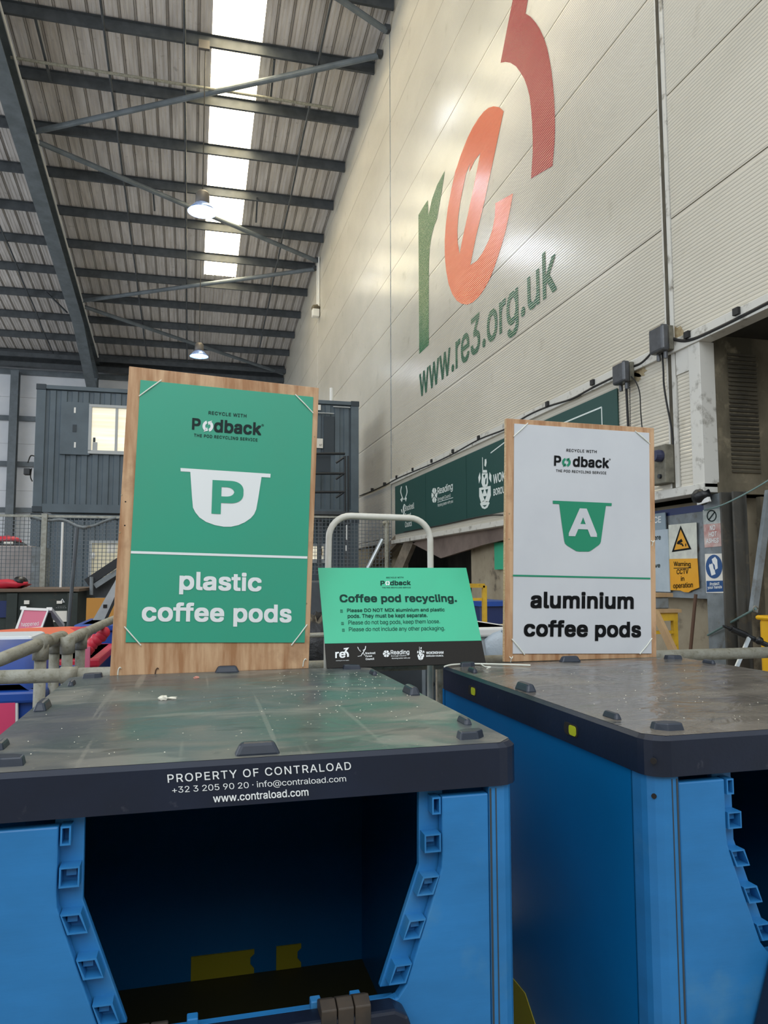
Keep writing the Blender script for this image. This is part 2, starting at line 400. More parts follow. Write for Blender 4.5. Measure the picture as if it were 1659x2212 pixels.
# ribbed cladding wall: real ribs, real panel joints
def cladding(g, gj, y0, y1, z0, z1, joints, x=XW):
    zs = sorted(z for z in joints if z0 < z < z1); cuts = [z0] + zs + [z1]
    for a, b in zip(cuts[:-1], cuts[1:]):
        a2 = a + (0.006 if a != z0 else 0); b2 = b - (0.006 if b != z1 else 0)
        prof = [(x, a2)]; z = a2 + 0.01
        while z + RIB < b2:
            prof += [(x, z), (x - 0.0032, z + RIB * 0.18), (x - 0.0032, z + RIB * 0.62), (x, z + RIB * 0.8)]; z += RIB
        prof += [(x, b2)]
        n = len(prof); vs = [(px, y0, pz) for px, pz in prof] + [(px, y1, pz) for px, pz in prof]
        g.add(vs, [(i, i + 1, i + 1 + n, i + n) for i in range(n - 1)])
        g.add([(x, y0, a2), (x + 0.1, y0, a2), (x + 0.1, y1, a2), (x, y1, a2), (x, y0, b2), (x + 0.1, y0, b2), (x + 0.1, y1, b2), (x, y1, b2)], [(0, 3, 2, 1), (4, 5, 6, 7), (2, 3, 7, 6), (0, 1, 5, 4), (1, 2, 6, 5)])
    for z in zs: gj.box((x + 0.012, y0, z - 0.008), (x + 0.05, y1, z + 0.008))
g = G(); gj = G()
JL = [3.42 + 1.13 * k - 0.09 for k in range(1, 10)]; JR = [z + 0.035 for z in JL]
cladding(g, gj, 5.66, 15.08, 3.42, roof(10.4) , JL)
cladding(g, gj, 15.12, 24.78, 2.1, roof(15.1) + 0.1, [2.2] + [3.35] + JL)
cladding(g, gj, 24.82, YFAR, 2.1, roof(24.8) + 0.1, [3.35] + JL)
cladding(g, gj, 0.5, 5.53, 3.42, 14.6, JR)
wallr = struct(g.build('wall_right', 'wall_white'))
gj.build('panel_joints', 'joint_dark', wallr)
g = G(); gj2 = G(); cladding(g, gj2, 5.62, 15.08, 2.12, 3.3, []); cladding(g, gj2, 5.34, 5.52, 2.12, 3.3, [])
lower = struct(g.build('wall_right_lower', 'wall_white'))
# trims
g = G(); g.box((XW - 0.035, 0.5, 3.3), (XW + 0.1, 15.1, 3.41)); struct(g.build('trim_1', 'trim_white', bevel=0.004))
g = G(); g.box((XW - 0.02, 5.2, 2.1), (XW + 0.12, 5.345, 3.3)); struct(g.build('trim_2', 'trim_white', bevel=0.004))
a = onX(1438, 790, XW - 0.01); struct(G().box((XW - 0.012, 5.345, 3.1), (XW - 0.004, 5.52, 3.3)).build('trim_7', 'trim_white'))

g = G(); g.box((XW - 0.03, 5.2, 2.06), (XW + 0.14, 15.1, 2.135)); struct(g.build('trim_3', 'trim_white', bevel=0.004))
g = G(); g.box((XW - 0.012, 5.535, 2.14), (XW + 0.05, 5.655, 14.5)); t = struct(g.build('trim_4', 'trim_white'))
G().box((XW - 0.016, 5.585, 2.14), (XW - 0.010, 5.625, 14.5)).build('joint_gasket', 'grime_rib', t)
g = G(); g.box((XW - 0.006, 15.075, 2.1), (XW + 0.06, 15.125, 13.4)); struct(g.build('trim_5', 'steel_pale'))
g = G(); g.box((XW - 0.004, 24.78, 2.1), (XW + 0.06, 24.82, 12.1)); struct(g.build('trim_6', 'trim_white'))
# the return of the hung wall beside the bay, soiled, with a ribbed inset, and the dark bay behind it
g = G(); g.box((XW + 0.121, 5.2, 2.06), (9, 5.3, 3.4)); ret = struct(g.build('wall_return', 'grime'))
g = G()
a = onY(1572, 765, 5.19); b = onY(1632, 765, 5.19); c_ = onY(1572, 1020, 5.19)
z = c_.z
while z < a.z: g.box((a.x, 5.185, z), (b.x, 5.2, z + 0.018)); z += 0.036
g.build('louvre_inset', 'grime_rib', ret)
G().box((XW + 0.1, 5.17, 2.05), (9, 5.2, 2.14)).build('ledge', 'grime', ret)
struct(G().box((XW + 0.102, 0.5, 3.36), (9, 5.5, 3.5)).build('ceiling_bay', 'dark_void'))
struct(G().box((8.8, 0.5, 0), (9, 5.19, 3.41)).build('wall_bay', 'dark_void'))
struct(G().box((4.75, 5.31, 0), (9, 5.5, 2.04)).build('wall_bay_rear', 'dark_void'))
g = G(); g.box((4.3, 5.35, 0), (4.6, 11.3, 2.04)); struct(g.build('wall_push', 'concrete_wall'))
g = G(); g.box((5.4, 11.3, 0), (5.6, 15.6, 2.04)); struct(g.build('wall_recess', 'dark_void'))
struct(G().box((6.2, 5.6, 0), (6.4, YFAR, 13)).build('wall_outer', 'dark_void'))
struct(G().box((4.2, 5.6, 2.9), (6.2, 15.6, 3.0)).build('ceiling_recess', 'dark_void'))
struct(G().box((-22, -7.7, 0), (9, -7.5, 4.6)).build('wall_near_blocker', 'concrete_wall'))  # unseen wall added behind the camera to block low daylight
g = G(); g.box((4.15, 15.6, 0), (4.5, YFAR, 2.08)); struct(g.build('wall_push_far', 'concrete_wall'))

# far wall: pale panels, steel posts and rails
g = G()
for k in range(12): g.box((-22, YFAR, 1.03 * k), (4.2, YFAR + 0.15, 1.03 * k + 1.02))
struct(g.build('wall_far', 'far_panel'))
for i, z in enumerate((10.35, 8.3, 6.3, 4.3, 2.3)):
    p = G().box((-22, YFAR - 0.22, z - 0.1), (XW, YFAR - 0.02, z + 0.1)).box((-22, YFAR - 0.24, z - 0.11), (XW, YFAR - 0.2, z - 0.05))
    o = p.build('wall_rail', 'steel_blue')
    tag(o, ['blue-grey steel rail along the far wall just under the eave', 'blue-grey steel rail on the far wall, second below the eave', 'blue-grey steel rail on the far wall level with the office window', 'blue-grey steel rail on the far wall just above the wire mesh', 'blue-grey steel rail on the far wall behind the wire mesh'][i], 'rail', 'steel rails on the far wall')
for i, x in enumerate((-7.55, -4.35)):
    zt = 10.3 if i == 0 else 10.4
    o = G().box((x - 0.16, YFAR - 0.62, 0), (x + 0.16, YFAR - 0.59, zt)).box((x - 0.015, YFAR - 0.59, 0), (x + 0.015, YFAR - 0.28, zt)).box((x - 0.16, YFAR - 0.28, 0), (x + 0.16, YFAR - 0.25, zt)).build('steel_post', 'steel_blue')
    tag(o, ['slim blue-grey steel post on the far wall beside the dark office', 'dark steel column under the far end of the big rafter'][i], 'post')
# dark gutter beam and eave boards at the far end of the roof
G_ = G().box((-22, YFAR - 0.9, 10.42), (XW, YFAR - 0.62, 10.62)).box((-22, YFAR - 1.6, 10.66), (XW, YFAR - 1.5, 10.84)).box((-22, YFAR - 0.6, 10.5), (XW, YFAR - 0.5, 10.95)).build('eave_beam', 'steel_dark'); tag(G_, 'dark eave beam where the roof meets the far wall', 'beam')

# roof sheets with ribs running down the slope
g = G(); prof = []; x = -22.0
while x < XW + 0.1:
    prof += [(x, 0), (x + 0.05, 0), (x + 0.055, 0.006), (x + 0.1, 0.006), (x + 0.105, 0), (x + 0.15, 0), (x + 0.155, 0.006), (x + 0.2, 0.006), (x + 0.205, 0), (x + 0.26, 0), (x + 0.27, 0.02), (x + 0.305, 0.02), (x + 0.315, 0)]; x += 0.333
y0, y1 = 6.0, YFAR + 0.3; S0, S1 = 0.22, 1.33
def sheet(g, xa, xb, ya, yb):
    pr = [(xa, 0)] + [q for q in prof if xa < q[0] < xb] + [(xb, 0)]
    n = len(pr); vs = [(px, ya, roof(ya) + 0.26 + pz) for px, pz in pr] + [(px, yb, roof(yb) + 0.26 + pz) for px, pz in pr]
    g.add(vs, [(i, i + n, i + n + 1, i + 1) for i in range(n - 1)])
sheet(g, -22, S0, y0, y1); sheet(g, S1, XW + 0.1, y0, y1); sheet(g, S0, S1, 26.7, y1)
ceil = struct(g.build('ceiling', 'roof_sheet'))
g = G(); x = -22.0
while x < XW + 0.1:
    for dx in (0.262, 0.312):
        if not (S0 - 0.05 < x + dx < S1 + 0.02): g.box((x + dx - 0.0045, 0, -0.003), (x + dx + 0.0045, 0, 0.0))
    x += 0.333
for v in range(0, len(g.v), 8):                    # lay the seams along the slope
    for k in range(8):
        q = g.v[v + k]; yy = y0 if k in (0, 1, 4, 5) else y1; q.y = yy; q.z = roof(yy) + 0.256 + q.z
g.build('sheet_seams', 'grime_rib', ceil)
g = G(); sheet(g, S0, S1, y0, 26.7); struct(g.build('window_1', 'sky_panel'))

# purlins (cold-formed zed sections), counted from the far eave
ords = ['first', 'second', 'third', 'fourth', 'fifth', 'sixth', 'seventh', 'eighth', 'ninth', 'tenth', 'eleventh', 'twelfth', 'thirteenth', 'fourteenth', 'fifteenth']
pur = None; PY_ = [14.62 + 1.78 * k for k in range(11, -3, -1)]
for i, Y in enumerate(PY_):
    if pur is None:
        z = roof(Y)
        gg = G(); gg.slab([(-22, Y, z), (-22, Y + 0.07, z), (-22, Y + 0.07, z + 0.004), (-22, Y + 0.004, z + 0.006), (-22, Y + 0.004, z + 0.243), (-22, Y - 0.066, z + 0.247), (-22, Y - 0.066, z + 0.243), (-22, Y - 0.001, z + 0.238)], (22 + XW - 0.03, 0, 0))
        for k in range(70): gg.box((-21.9 + k * 0.37, Y - 0.02, z + 0.23), (-21.86 + k * 0.37, Y + 0.03, z + 0.255))
        o = pur = gg.build('roof_purlin', 'steel_dark', origin=(0, Y, z))
    else:
        o = pur.copy(); COL.objects.link(o); o.location = (0, Y, roof(Y))
    tag(o, 'dark grey steel roof purlin, ' + ords[i] + ' counted from the far eave', 'purlin', 'purlins under the roof sheets')
# rafter: deep I section down the slope, haunched into the column at the far wall
def iroof(g, xa, xb, Ya, Yb, top, dep):
    xc = (xa + xb) / 2
    for (x0, x1, za, zb) in ((xa, xb, -top - 0.02, -top), (xc - 0.008, xc + 0.008, -top - dep, -top), (xa, xb, -top - dep - 0.025, -top - dep)):
        g.slab([(x0, Ya, roof(Ya) + za), (x1, Ya, roof(Ya) + za), (x1, Ya, roof(Ya) + zb), (x0, Ya, roof(Ya) + zb)], (0, Yb - Ya, roof(Yb) - roof(Ya)))
g = G(); iroof(g, -4.5, -4.1, 7.0, YFAR - 0.65, 0.02, 0.55)
g.slab([(-4.31, 29.5, roof(29.5) - 0.57), (-4.31, YFAR - 0.7, roof(YFAR) - 0.57), (-4.31, YFAR - 0.7, roof(YFAR) - 1.5)], (0.016, 0, 0))
g.slab([(-4.5, 29.5, roof(29.5) - 0.6), (-4.1, 29.5, roof(29.5) - 0.6), (-4.1, YFAR - 0.7, roof(YFAR) - 1.53), (-4.5, YFAR - 0.7, roof(YFAR) - 1.53)], (0, 0, 0.025))
raf = g.build('roof_rafter', 'steel_blue'); tag(raf, 'big blue-grey steel rafter sloping down towards the far wall', 'rafter')
g = G(); g.tube([(-4.04, 8.0, roof(8.0) - 0.16), (-4.04, 33.5, roof(33.5) - 0.16)], 0.03, 8); o = g.build('conduit_pipe', 'white_paint'); tag(o, 'pale conduit pipe running down the side of the big rafter', 'pipe')
# sag rods, wind braces, hangers
for i, (x, tx) in enumerate(((-5.88, 'beyond the big rafter'), (-2.06, 'nearest the big rafter'), (-0.37, 'just beside the bright rooflight'), (2.62, 'nearest the logo wall'))):
    g = G(); Ys = [8 + 1.78 * k * 0.5 for k in range(0, 30)]
    g.tube([(x, Y, roof(Y) + (0.01 if k % 4 < 2 else -0.05)) for k, Y in enumerate(Ys) if Y < 34.5], 0.027, 6)
    tag(g.build('sag_rod', 'steel_dark'), 'thin dark sag rod under the purlins ' + tx, 'rod', 'sag rods under the purlins')
BR = [((73, 285), (832, 117), 'crossing under the rooflight in front of the lit lamp'), ((80, 306), (687, 565), 'passing behind the lit lamp'),
      ((176, 650), (683, 581), 'running just past the end of the rooflight'), ((183, 663), (614, 808), 'passing above the unlit lamp'), ((700, -17), (848, 75), 'at the top corner beside the logo wall')]
for a, b, tx in BR:
    A, B = onR(*a, -0.12), onR(*b, -0.12); d = (B - A).normalized(); B = A + (B - A) * ((3.9 - A.x) / (B.x - A.x))
    if a[0] == 700: A = Vector((-4.05, 11.2, roof(11.2) - 0.12))
    g = G(); g.tube([A, B], 0.07, 12); r = g.build('wind_brace', 'steel_blue'); tag(r, 'grey tubular wind brace ' + tx, 'brace', 'tubular wind braces')
    e = G(); e.box((B.x - 0.05, B.y - 0.08, B.z - 0.02), (B.x + 0.08, B.y + 0.08, B.z + 0.1)); e.build('end_plate', 'steel_dark', r)
A, B = onR(23, 124, -0.1), onR(718, 236, -0.1); g = G(); g.tube([A, Vector((B.x, A.y * 0.5 + B.y * 0.5, roof(B.y) - 0.1))], 0.035, 10); tag(g.build('conduit_pipe', 'galv_pipe'), 'dusty conduit pipe along a purlin from rafter to rooflight', 'pipe')
for (a, b, tx) in (((75, 36), (110, 177), 'short dark stay between purlins at the top corner'), ((330, 405), (334, 455), 'short dark hanger between purlins left of the lit lamp'), ((556, 425), (553, 480), 'short dark hanger between purlins right of the rooflight'), ((593, 128), (585, 208), 'dark hanger between purlins beside the upper rooflight'), ((99, 630), (145, 675), 'diagonal stay propping the big rafter')):
    A, B = onR(*a, 0.05), onR(*b, -0.05); tag(G().bar(A, B, 0.05, 0.04).build('purlin_stay', 'steel_dark'), tx, 'stay')

# pendant lamps
def lamp(px, disc, top, Y, lit, label):
    c = onY(px[0], px[1], Y); t = onY(top[0], top[1], Y); t.x = c.x
    L_ = thing('pendant_lamp', (c.x, c.y, c.z), label, 'lamp', 'high bay lamps')
    R = disc / 2; k = R / 0.31
    G().lathe([(0.02 * k, 0.46 * k), (0.1 * k, 0.45 * k), (0.14 * k, 0.40 * k), (0.15 * k, 0.2 * k), (0.12 * k, 0.17 * k)], c, n=20).build('ballast_housing', 'lamp_body', L_, smooth=True)
    g = G(); n = 24; prof = [(0.12, 0.19), (0.17, 0.16), (0.26, 0.06), (0.31, 0.0), (0.305, 0.0), (0.25, 0.055), (0.165, 0.15), (0.05, 0.17)]
    g.lathe([(r * k, z * k) for r, z in prof], c, n=n); g.f = g.f[:-2]
    g.build('reflector', 'lamp_reflector', L_, smooth=True)
    G().lathe([(0.01, 0.02 * k), (0.06 * k, 0.05 * k), (0.08 * k, 0.1 * k), (0.05 * k, 0.15 * k)], c, n=14).build('bulb', 'lamp_glow' if lit else 'lamp_reflector', L_, smooth=True)
    G().tube([c + Vector((0, 0, 0.45 * k)), Vector((c.x, c.y, roof(Y) + 0.03))], 0.012, 6).build('hanging_cable', 'cable_black', L_)
    if lit:
        l = bpy.data.lights.new('lamp_light', 'POINT'); l.energy = 160 if lit == 1 else 40; l.color = (0.85, 0.92, 1.0); l.shadow_soft_size = 0.12
        o = bpy.data.objects.new('lamp_light', l); COL.objects.link(o); o.parent = L_; o.location = (0, 0, -0.05)
    return L_
lamp((437, 458), 0.64, (440, 195), 16.43, 1, 'lit pendant lamp glaring in front of the rooflight strip')
lamp((430, 770), 0.62, (426, 625), 25.33, 2, 'smaller pendant lamp hanging further back above the plywood sign')
j = onY(441, 105, 16.4); g = G().box((j.x - 0.12, 16.36, j.z - 0.02), (j.x + 0.12, 16.44, j.z + 0.18)); tag(g.build('junction_box', 'lamp_body'), 'dusty junction box on the purlin above the lit lamp', 'box')
# sensor on the wall with its two conduits
p = onX(683, 676, XW - 0.12); r = thing('wall_sensor', (XW - 0.12, p.y, p.z - 0.15), 'small white sensor hanging on conduits at the corner of the wall', 'sensor')
G().box((XW - 0.26, p.y - 0.12, p.z - 0.15), (XW - 0.02, p.y + 0.12, p.z + 0.12)).build('sensor_head', 'white_paint', r, bevel=0.03)
G().blob((XW - 0.13, p.y, p.z + 0.18), 0.16, 0.16, 0.1).build('mount', 'grime', r)
G().tube([(XW - 0.05, p.y - 0.1, p.z + 0.2), (XW - 0.05, p.y - 0.1, p.z + 1.9)], 0.03, 8).tube([(XW - 0.05, p.y + 0.2, p.z + 0.2), (XW - 0.05, p.y + 0.2, p.z + 1.9)], 0.03, 8).build('conduit', 'white_paint', r)

# ------------------------------------------------------------------ big lettering on the wall
WS = Surf((XW - 0.0045, 0, 0), (-1, 0, 0), (860, 340, 4.0975)); W1 = WS.crop(780, 0, 3.318)
def c1(l): return [((780 + x / 3.318 - 860) * 4.0975, (y / 3.318 - 340) * 4.0975) for x, y in l]
r_ = [(180, 510), (221, 440), (263, 378), (266, 430), (268, 515), (278, 470), (300, 370), (345, 245), (413, 118), (400, 210), (385, 310), (345, 540), (318, 610), (295, 700), (280, 800), (274, 900), (272, 1010), (272, 1658), (187, 1740)]
spoly(WS, [r_], 'logo_letter', 'vinyl_green', wallr)['label'] = 'green letter r of the wall logo'
eo = c1([(1022, 797), (990, 768), (950, 762), (915, 772), (880, 800), (840, 850), (800, 915), (765, 985), (735, 1060), (712, 1120), (690, 1190)]) + [(505, 130), (470, 290), (440, 450), (422, 600), (413, 740), (414, 880), (425, 1000), (447, 1120), (480, 1210), (520, 1268), (560, 1295), (610, 1303), (660, 1285), (710, 1240), (760, 1170), (810, 1080), (850, 980), (890, 860), (925, 750), (955, 640), (980, 520), (1000, 420), (1018, 318), (862, 405), (855, 530), (835, 640), (800, 740), (750, 840), (700, 915), (640, 952), (690, 700), (765, 390)]
eh = c1([(855, 1097), (815, 1150), (775, 1235)]) + [(635, 60), (600, 150), (575, 270), (550, 400), (533, 520), (525, 650), (528, 760), (545, 850), (575, 700), (640, 400), (695, 130)]
spoly(WS, [[eo, eh]], 'logo_letter', 'vinyl_orange', wallr)['label'] = 'orange letter e of the wall logo'
t3 = c1([(1087, 0), (1040, 240), (1000, 450), (1035, 444), (1070, 450), (1110, 475), (1140, 515), (1170, 565), (1190, 620), (1208, 690), (1218, 780), (1226, 880), (1230, 980), (1230, 1100), (1218, 1280), (1372, 1190), (1382, 1080), (1388, 1000), (1390, 900), (1388, 800), (1384, 700), (1375, 600), (1365, 510), (1350, 420), (1333, 340), (1310, 270), (1280, 205), (1250, 160), (1215, 120), (1180, 97), (1195, 0), (1225, -180), (870, -170), (880, -300), (1105, -150)])
spoly(WS, [t3], 'logo_letter', 'vinyl_red', wallr)['label'] = 'crimson figure 3 of the wall logo'
yb = WS.at(188, 1952).y; ye = WS.at(1405, 1180).y; zb = 4.50; zt = 5.24
text('www.re3.org.uk', Vector((XW - 0.0045, yb, zb)), Vector((XW - 0.0045, ye, zb)), Vector((XW - 0.0045, yb, zt)), 'vinyl_dgreen', wallr, (-1, 0, 0), off=0.001, bold=0.012, step=3e-4)

# ------------------------------------------------------------------ council banner under the ribbed wall
BX = XW - 0.02
by0, by1, bz0, bz1 = 14.75, 6.43, 2.245, 3.215
bn = thing('banner_sign', (BX, (by0 + by1) / 2, bz0), 'long dark green banner with white council logos on the wall', 'sign')
seams = [by0, onX(640 + 985 / 3.53, 1000, BX).y, onX(640 + 1295 / 3.53, 1000, BX).y, by1]
for a, b in zip(seams[:-1], seams[1:]): G().box((BX, b + 0.008, bz0), (BX + 0.012, a - 0.008, bz1)).build('banner_panel', 'banner_green', bn)
BS = Surf((BX, 0, 0), (-1, 0, 0), (640, 800, 3.53)); n_ = (-1, 0, 0)
def yz(y, z, off=0.002): return Vector((BX - off, y, z))
def bt(s, y0, y1, z0, z1, bold=0.0): return text(s, yz(y0, z0), yz(y1, z0), yz(y0, z1), 'banner_line', bn, n_, off=0.0, bold=bold, step=3e-4)
y_a, y_b = BS.at(830, 1060).y, BS.at(900, 1050).y; zz = BS.at(830, 1075).z
dz = BS.at(830, 1030).z - zz
for k, s in enumerate(('Bracknell', 'Forest', 'Council')): bt(s, y_a, y_b + (0, .35, .25)[k] * (y_a - y_b), zz - k * dz * 1.38, zz - k * dz * 1.38 + dz, 0.01)
def antler(pts, wd): return [(x - wd, y) for x, y in pts] + [(x + wd, y) for x, y in pts[::-1]]
spoly(BS, [antler(smooth2([(803, 885), (797, 925), (808, 965), (818, 985)]), 3.5), antler(smooth2([(838, 880), (845, 925), (835, 965), (824, 985)]), 3.5), [(793, 985), (806, 1005), (812, 985), (806, 970)], [(830, 985), (836, 1003), (843, 975), (836, 965)], antler(smooth2([(826, 1020), (818, 1050), (822, 1085), (812, 1120)]), 5), antler([(803, 1060), (808, 1085)], 4)], 'logo', 'banner_line', bn)['label'] = 'white stag emblem'
def hexlogo(sf, cx, cy, rx, ry, mt, par, off=0.0015):
    out = arc(cx, cy, rx, ry, 30, 390, 6)[:-1]; ps = []
    for k in range(6):
        a = 30 + 60 * k; ps.append([(cx + rx * .12 * math.cos(math.radians(a + 30)), cy + ry * .12 * math.sin(math.radians(a + 30)))] + [(cx + rx * q * math.cos(math.radians(b)), cy + ry * q * math.sin(math.radians(b))) for q, b in ((.95, a + 4), (1.0, a + 30), (.95, a + 52), (.5, a + 54))])
    return spoly(sf, ps, 'logo', mt, par, off)
hexlogo(BS, 1053, 953, 22, 60, 'banner_line', bn)['label'] = 'white six-sided emblem'
ya, yb2 = BS.at(1078, 930).y, BS.at(1195, 910).y
z1_, z0_ = BS.at(1078, 893).z, BS.at(1078, 962).z
bt('Reading', ya, yb2, z0_, z1_, 0.012); bt('Borough Council', ya, BS.at(1178, 980).y, BS.at(1080, 1003).z, BS.at(1080, 970).z)
lz = BS.at(1078, 1006).z; G().box((BX - 0.002, yb2, lz - 0.004), (BX - 0.0005, ya, lz + 0.004)).build('rule', 'banner_line', bn)
bt('Working better with you', ya, yb2, BS.at(1080, 1047).z, BS.at(1080, 1018).z)
def crest(sf, cx, y0, y1, wd, mt, par, dark, off=0.0015):
    h = y1 - y0; f = lambda x, y: (cx + x * wd, y0 + y * h)
    w_ = [[f(-.38, .02), f(-.3, .02), f(-.24, .3), f(-.34, .3)], [f(.0, .06), f(.22, .05), f(.28, .12), f(.15, .2), f(-.05, .18)], [f(-.3, .26), f(.3, .26), f(.36, .31), f(-.36, .31)], [f(-.4, .32), f(.42, .32), f(.5, .5), f(.35, .58), f(-.3, .58), f(-.5, .5)], [f(-.95, .4), f(-.7, .3), f(-.6, .42), f(-.85, .52)], [f(.98, .36), f(.7, .3), f(.62, .42), f(.95, .5)], [f(-.82, .6), f(.86, .56), f(.9, .74), f(.6, .86), f(-.55, .88), f(-.82, .76)], [f(-.7, .9), f(-.2, .84), f(.2, .84), f(.72, .88), f(.4, .97), f(0, 1.0), f(-.4, .98)]]
    o = spoly(sf, w_, 'logo', mt, par, off); o['label'] = 'crest with helmet and shield'
    d_ = [[f(-.25, .36), f(.1, .34), f(-.05, .42)], [f(.1, .44), f(.3, .4), f(.25, .52), f(.05, .54)], [f(-.5, .64), f(-.1, .63), f(-.3, .72)], [f(.1, .63), f(.5, .62), f(.3, .72)], [f(-.2, .76), f(.25, .75), f(.02, .83)], [f(-.35, .93), f(.35, .92), f(0, .96)]]
    spoly(sf, d_, 'logo', dark, par, off + 0.001); return o
crest(BS, 1438, 655, 1058, 52, 'banner_line', bn, 'banner_green')
ya = BS.at(1503, 830).y; wk = 3.1 * (ya - BS.at(1584, 830).y); bt('WOKINGHAM', ya, ya - wk, BS.at(1503, 868).z, BS.at(1503, 795).z, 0.02)
bt('BOROUGH COUNCIL', ya, ya - wk, BS.at(1505, 958).z, BS.at(1505, 905).z, 0.02)
B4 = BS.crop(830, 830, 3.13)
g = G(); pl = [B4.at(720, 465), B4.at(812, 395), None, B4.at(1470, 155), None]; zt_ = pl[3].z
q = [pl[0], pl[1], Vector((BX, pl[1].y - 0.4, zt_)), pl[3], Vector((BX, pl[3].y, bz0 + 0.12))]
for a, b in zip(q[:-1], q[1:]): g.bar(a + Vector((-0.001, 0, 0)), b + Vector((-0.001, 0, 0)), 0.002, 0.016, up=(0, 0, 1) if abs((b - a).normalized().z) < 0.9 else (0, 1, 0))
g.build('border_line', 'banner_line', bn)
# cable along the trim with its clips, junction boxes, hanging leads
CXX = XW - 0.03
pts = [onX(x, y, CXX) for x, y in ((1700, 633), (1659, 655), (1560, 705), (1490, 735), (1452, 732))]
tag(G().tube(smooth_path(pts), 0.016, 8).build('wall_cable', 'cable_black'), 'thick black cable along the white trim to the upper junction box', 'cable')
pts = [onX(x, y, CXX) for x, y in ((1412, 757), (1400, 772), (1385, 785), (1368, 792))]
tag(G().tube(smooth_path(pts), 0.014, 8).build('wall_cable', 'cable_black'), 'short black cable joining the two junction boxes', 'cable')
pts = [onX(x, y, CXX) for x, y in ((1330, 813), (1280, 838), (1235, 862), (1185, 878), (1140, 898), (1092, 927), (1036, 949), (980, 980), (934, 1002), (895, 1018), (858, 1034), (830, 1049), (800, 1062), (777, 1071))]
tag(G().tube(smooth_path(pts, 4), 0.014, 8).build('wall_cable', 'cable_black'), 'long black cable sagging between clips above the green banner', 'cable')
for x, y in ((1595, 678), (1488, 728), (1283, 830), (1185, 876), (1036, 948), (980, 977), (934, 998), (893, 1016), (858, 1032), (831, 1047), (804, 1059)):
    p = onX(x, y, CXX); o = G().box((XW - 0.06, p.y - 0.03, p.z - 0.01), (XW - 0.004, p.y + 0.03, p.z + 0.045)).build('cable_clip', 'cable_black')
    tag(o, 'small black clip holding the cable along the white trim', 'clip', 'cable clips along the trim')
BOT = [(1580, 1097), (1468, 1100), (1320, 1128), (1195, 1157), (1090, 1180), (980, 1198), (905, 1212), (825, 1228)]
pts = [BS.at(x, y + 6, 0.02) for x, y in BOT]; pts = [Vector((BX - 0.012, p.y, p.z)) for p in pts]
tag(G().tube(smooth_path(pts, 4), 0.01, 6).build('wall_cable', 'cable_black'), 'thin black cable clipped along the bottom edge of the green banner', 'cable')
for i, (x0, x1, y0, y1, tx) in enumerate(((1411, 1454, 703, 760, 'upper grey junction box on the wall joint with dusty side'), (1328, 1372, 782, 826, 'lower grey junction box on the trim above the green banner'))):
    a, b = onX(x0, (y0 + y1) / 2, XW - 0.14), onX(x1, (y0 + y1) / 2, XW - 0.01); zc = onX((x0 + x1) / 2, (y0 + y1) / 2, XW - 0.1).z; h = 0.115 if i == 0 else 0.1
    yc = (a.y + b.y) / 2; r = thing('junction_box', (XW - 0.1, yc, zc - h), tx, 'box', 'junction boxes on the wall')
    G().box((XW - 0.155, yc - 0.1, zc - h), (XW - 0.08, yc + 0.1, zc + h)).build('cover', 'jbox', r, bevel=0.02)
    G().box((XW - 0.08, yc - 0.095, zc - h + 0.01), (XW - 0.036, yc + 0.095, zc + h - 0.01)).build('back_plate', 'jbox_dusty', r, bevel=0.006)
    for k in (-1, 1): G().lathe([(0.018, 0), (0.018, 0.06)], (XW - 0.09, yc + 0.05 * k, zc - h - 0.06), n=10).build('cable_gland', 'jbox', r)
rnd = random.Random(4)
for (x, y, R) in ((1460, 725, 26), (1440, 748, 16), (1382, 800, 17), (1375, 815, 12)):
    l = [(x + R * rnd.uniform(.55, 1.0) * math.cos(k * .4), y + R * rnd.uniform(.6, 1.1) * math.sin(k * .4)) for k in range(16)]
    spoly(Surf((XW - 0.0036, 0, 0), (-1, 0, 0)), [l], 'dust_stain', 'dust_tan', wallr, 0.0003)
def hang(pts, r, label, mt='cable_black', name='hanging_lead', X=XW - 0.07): tag(G().tube(smooth_path([onX(x, y, X) for x, y in pts], 4), r, 6).build(name, mt), label, 'cable')
hang(((1352, 826), (1354, 860), (1356, 900), (1358, 940)), 0.013, 'thick black lead dropping from the lower junction box')
hang(((1362, 812), (1374, 826), (1382, 850), (1384, 890), (1388, 935)), 0.006, 'thin black lead dropping beside the green banner end')
hang(((1430, 760), (1433, 800), (1434, 830), (1440, 870), (1447, 905), (1452, 935), (1454, 960)), 0.009, 'crooked black lead dropping from the upper junction box')
g = G(); a, b = onX(1360, 826, XW - 0.07), onX(1362, 945, XW - 0.07); n = 26
for k in range(n):
    p = a.lerp(b, k / n); g.tube([p + Vector((0, 0.008 * math.cos(t * 1.05), 0.014 * math.sin(t * 1.05))) for t in range(7)], 0.0025, 4, cap=False)
tag(g.build('pull_chain', 'cable_black'), 'fine dark chain hanging beside the thick lead', 'chain')
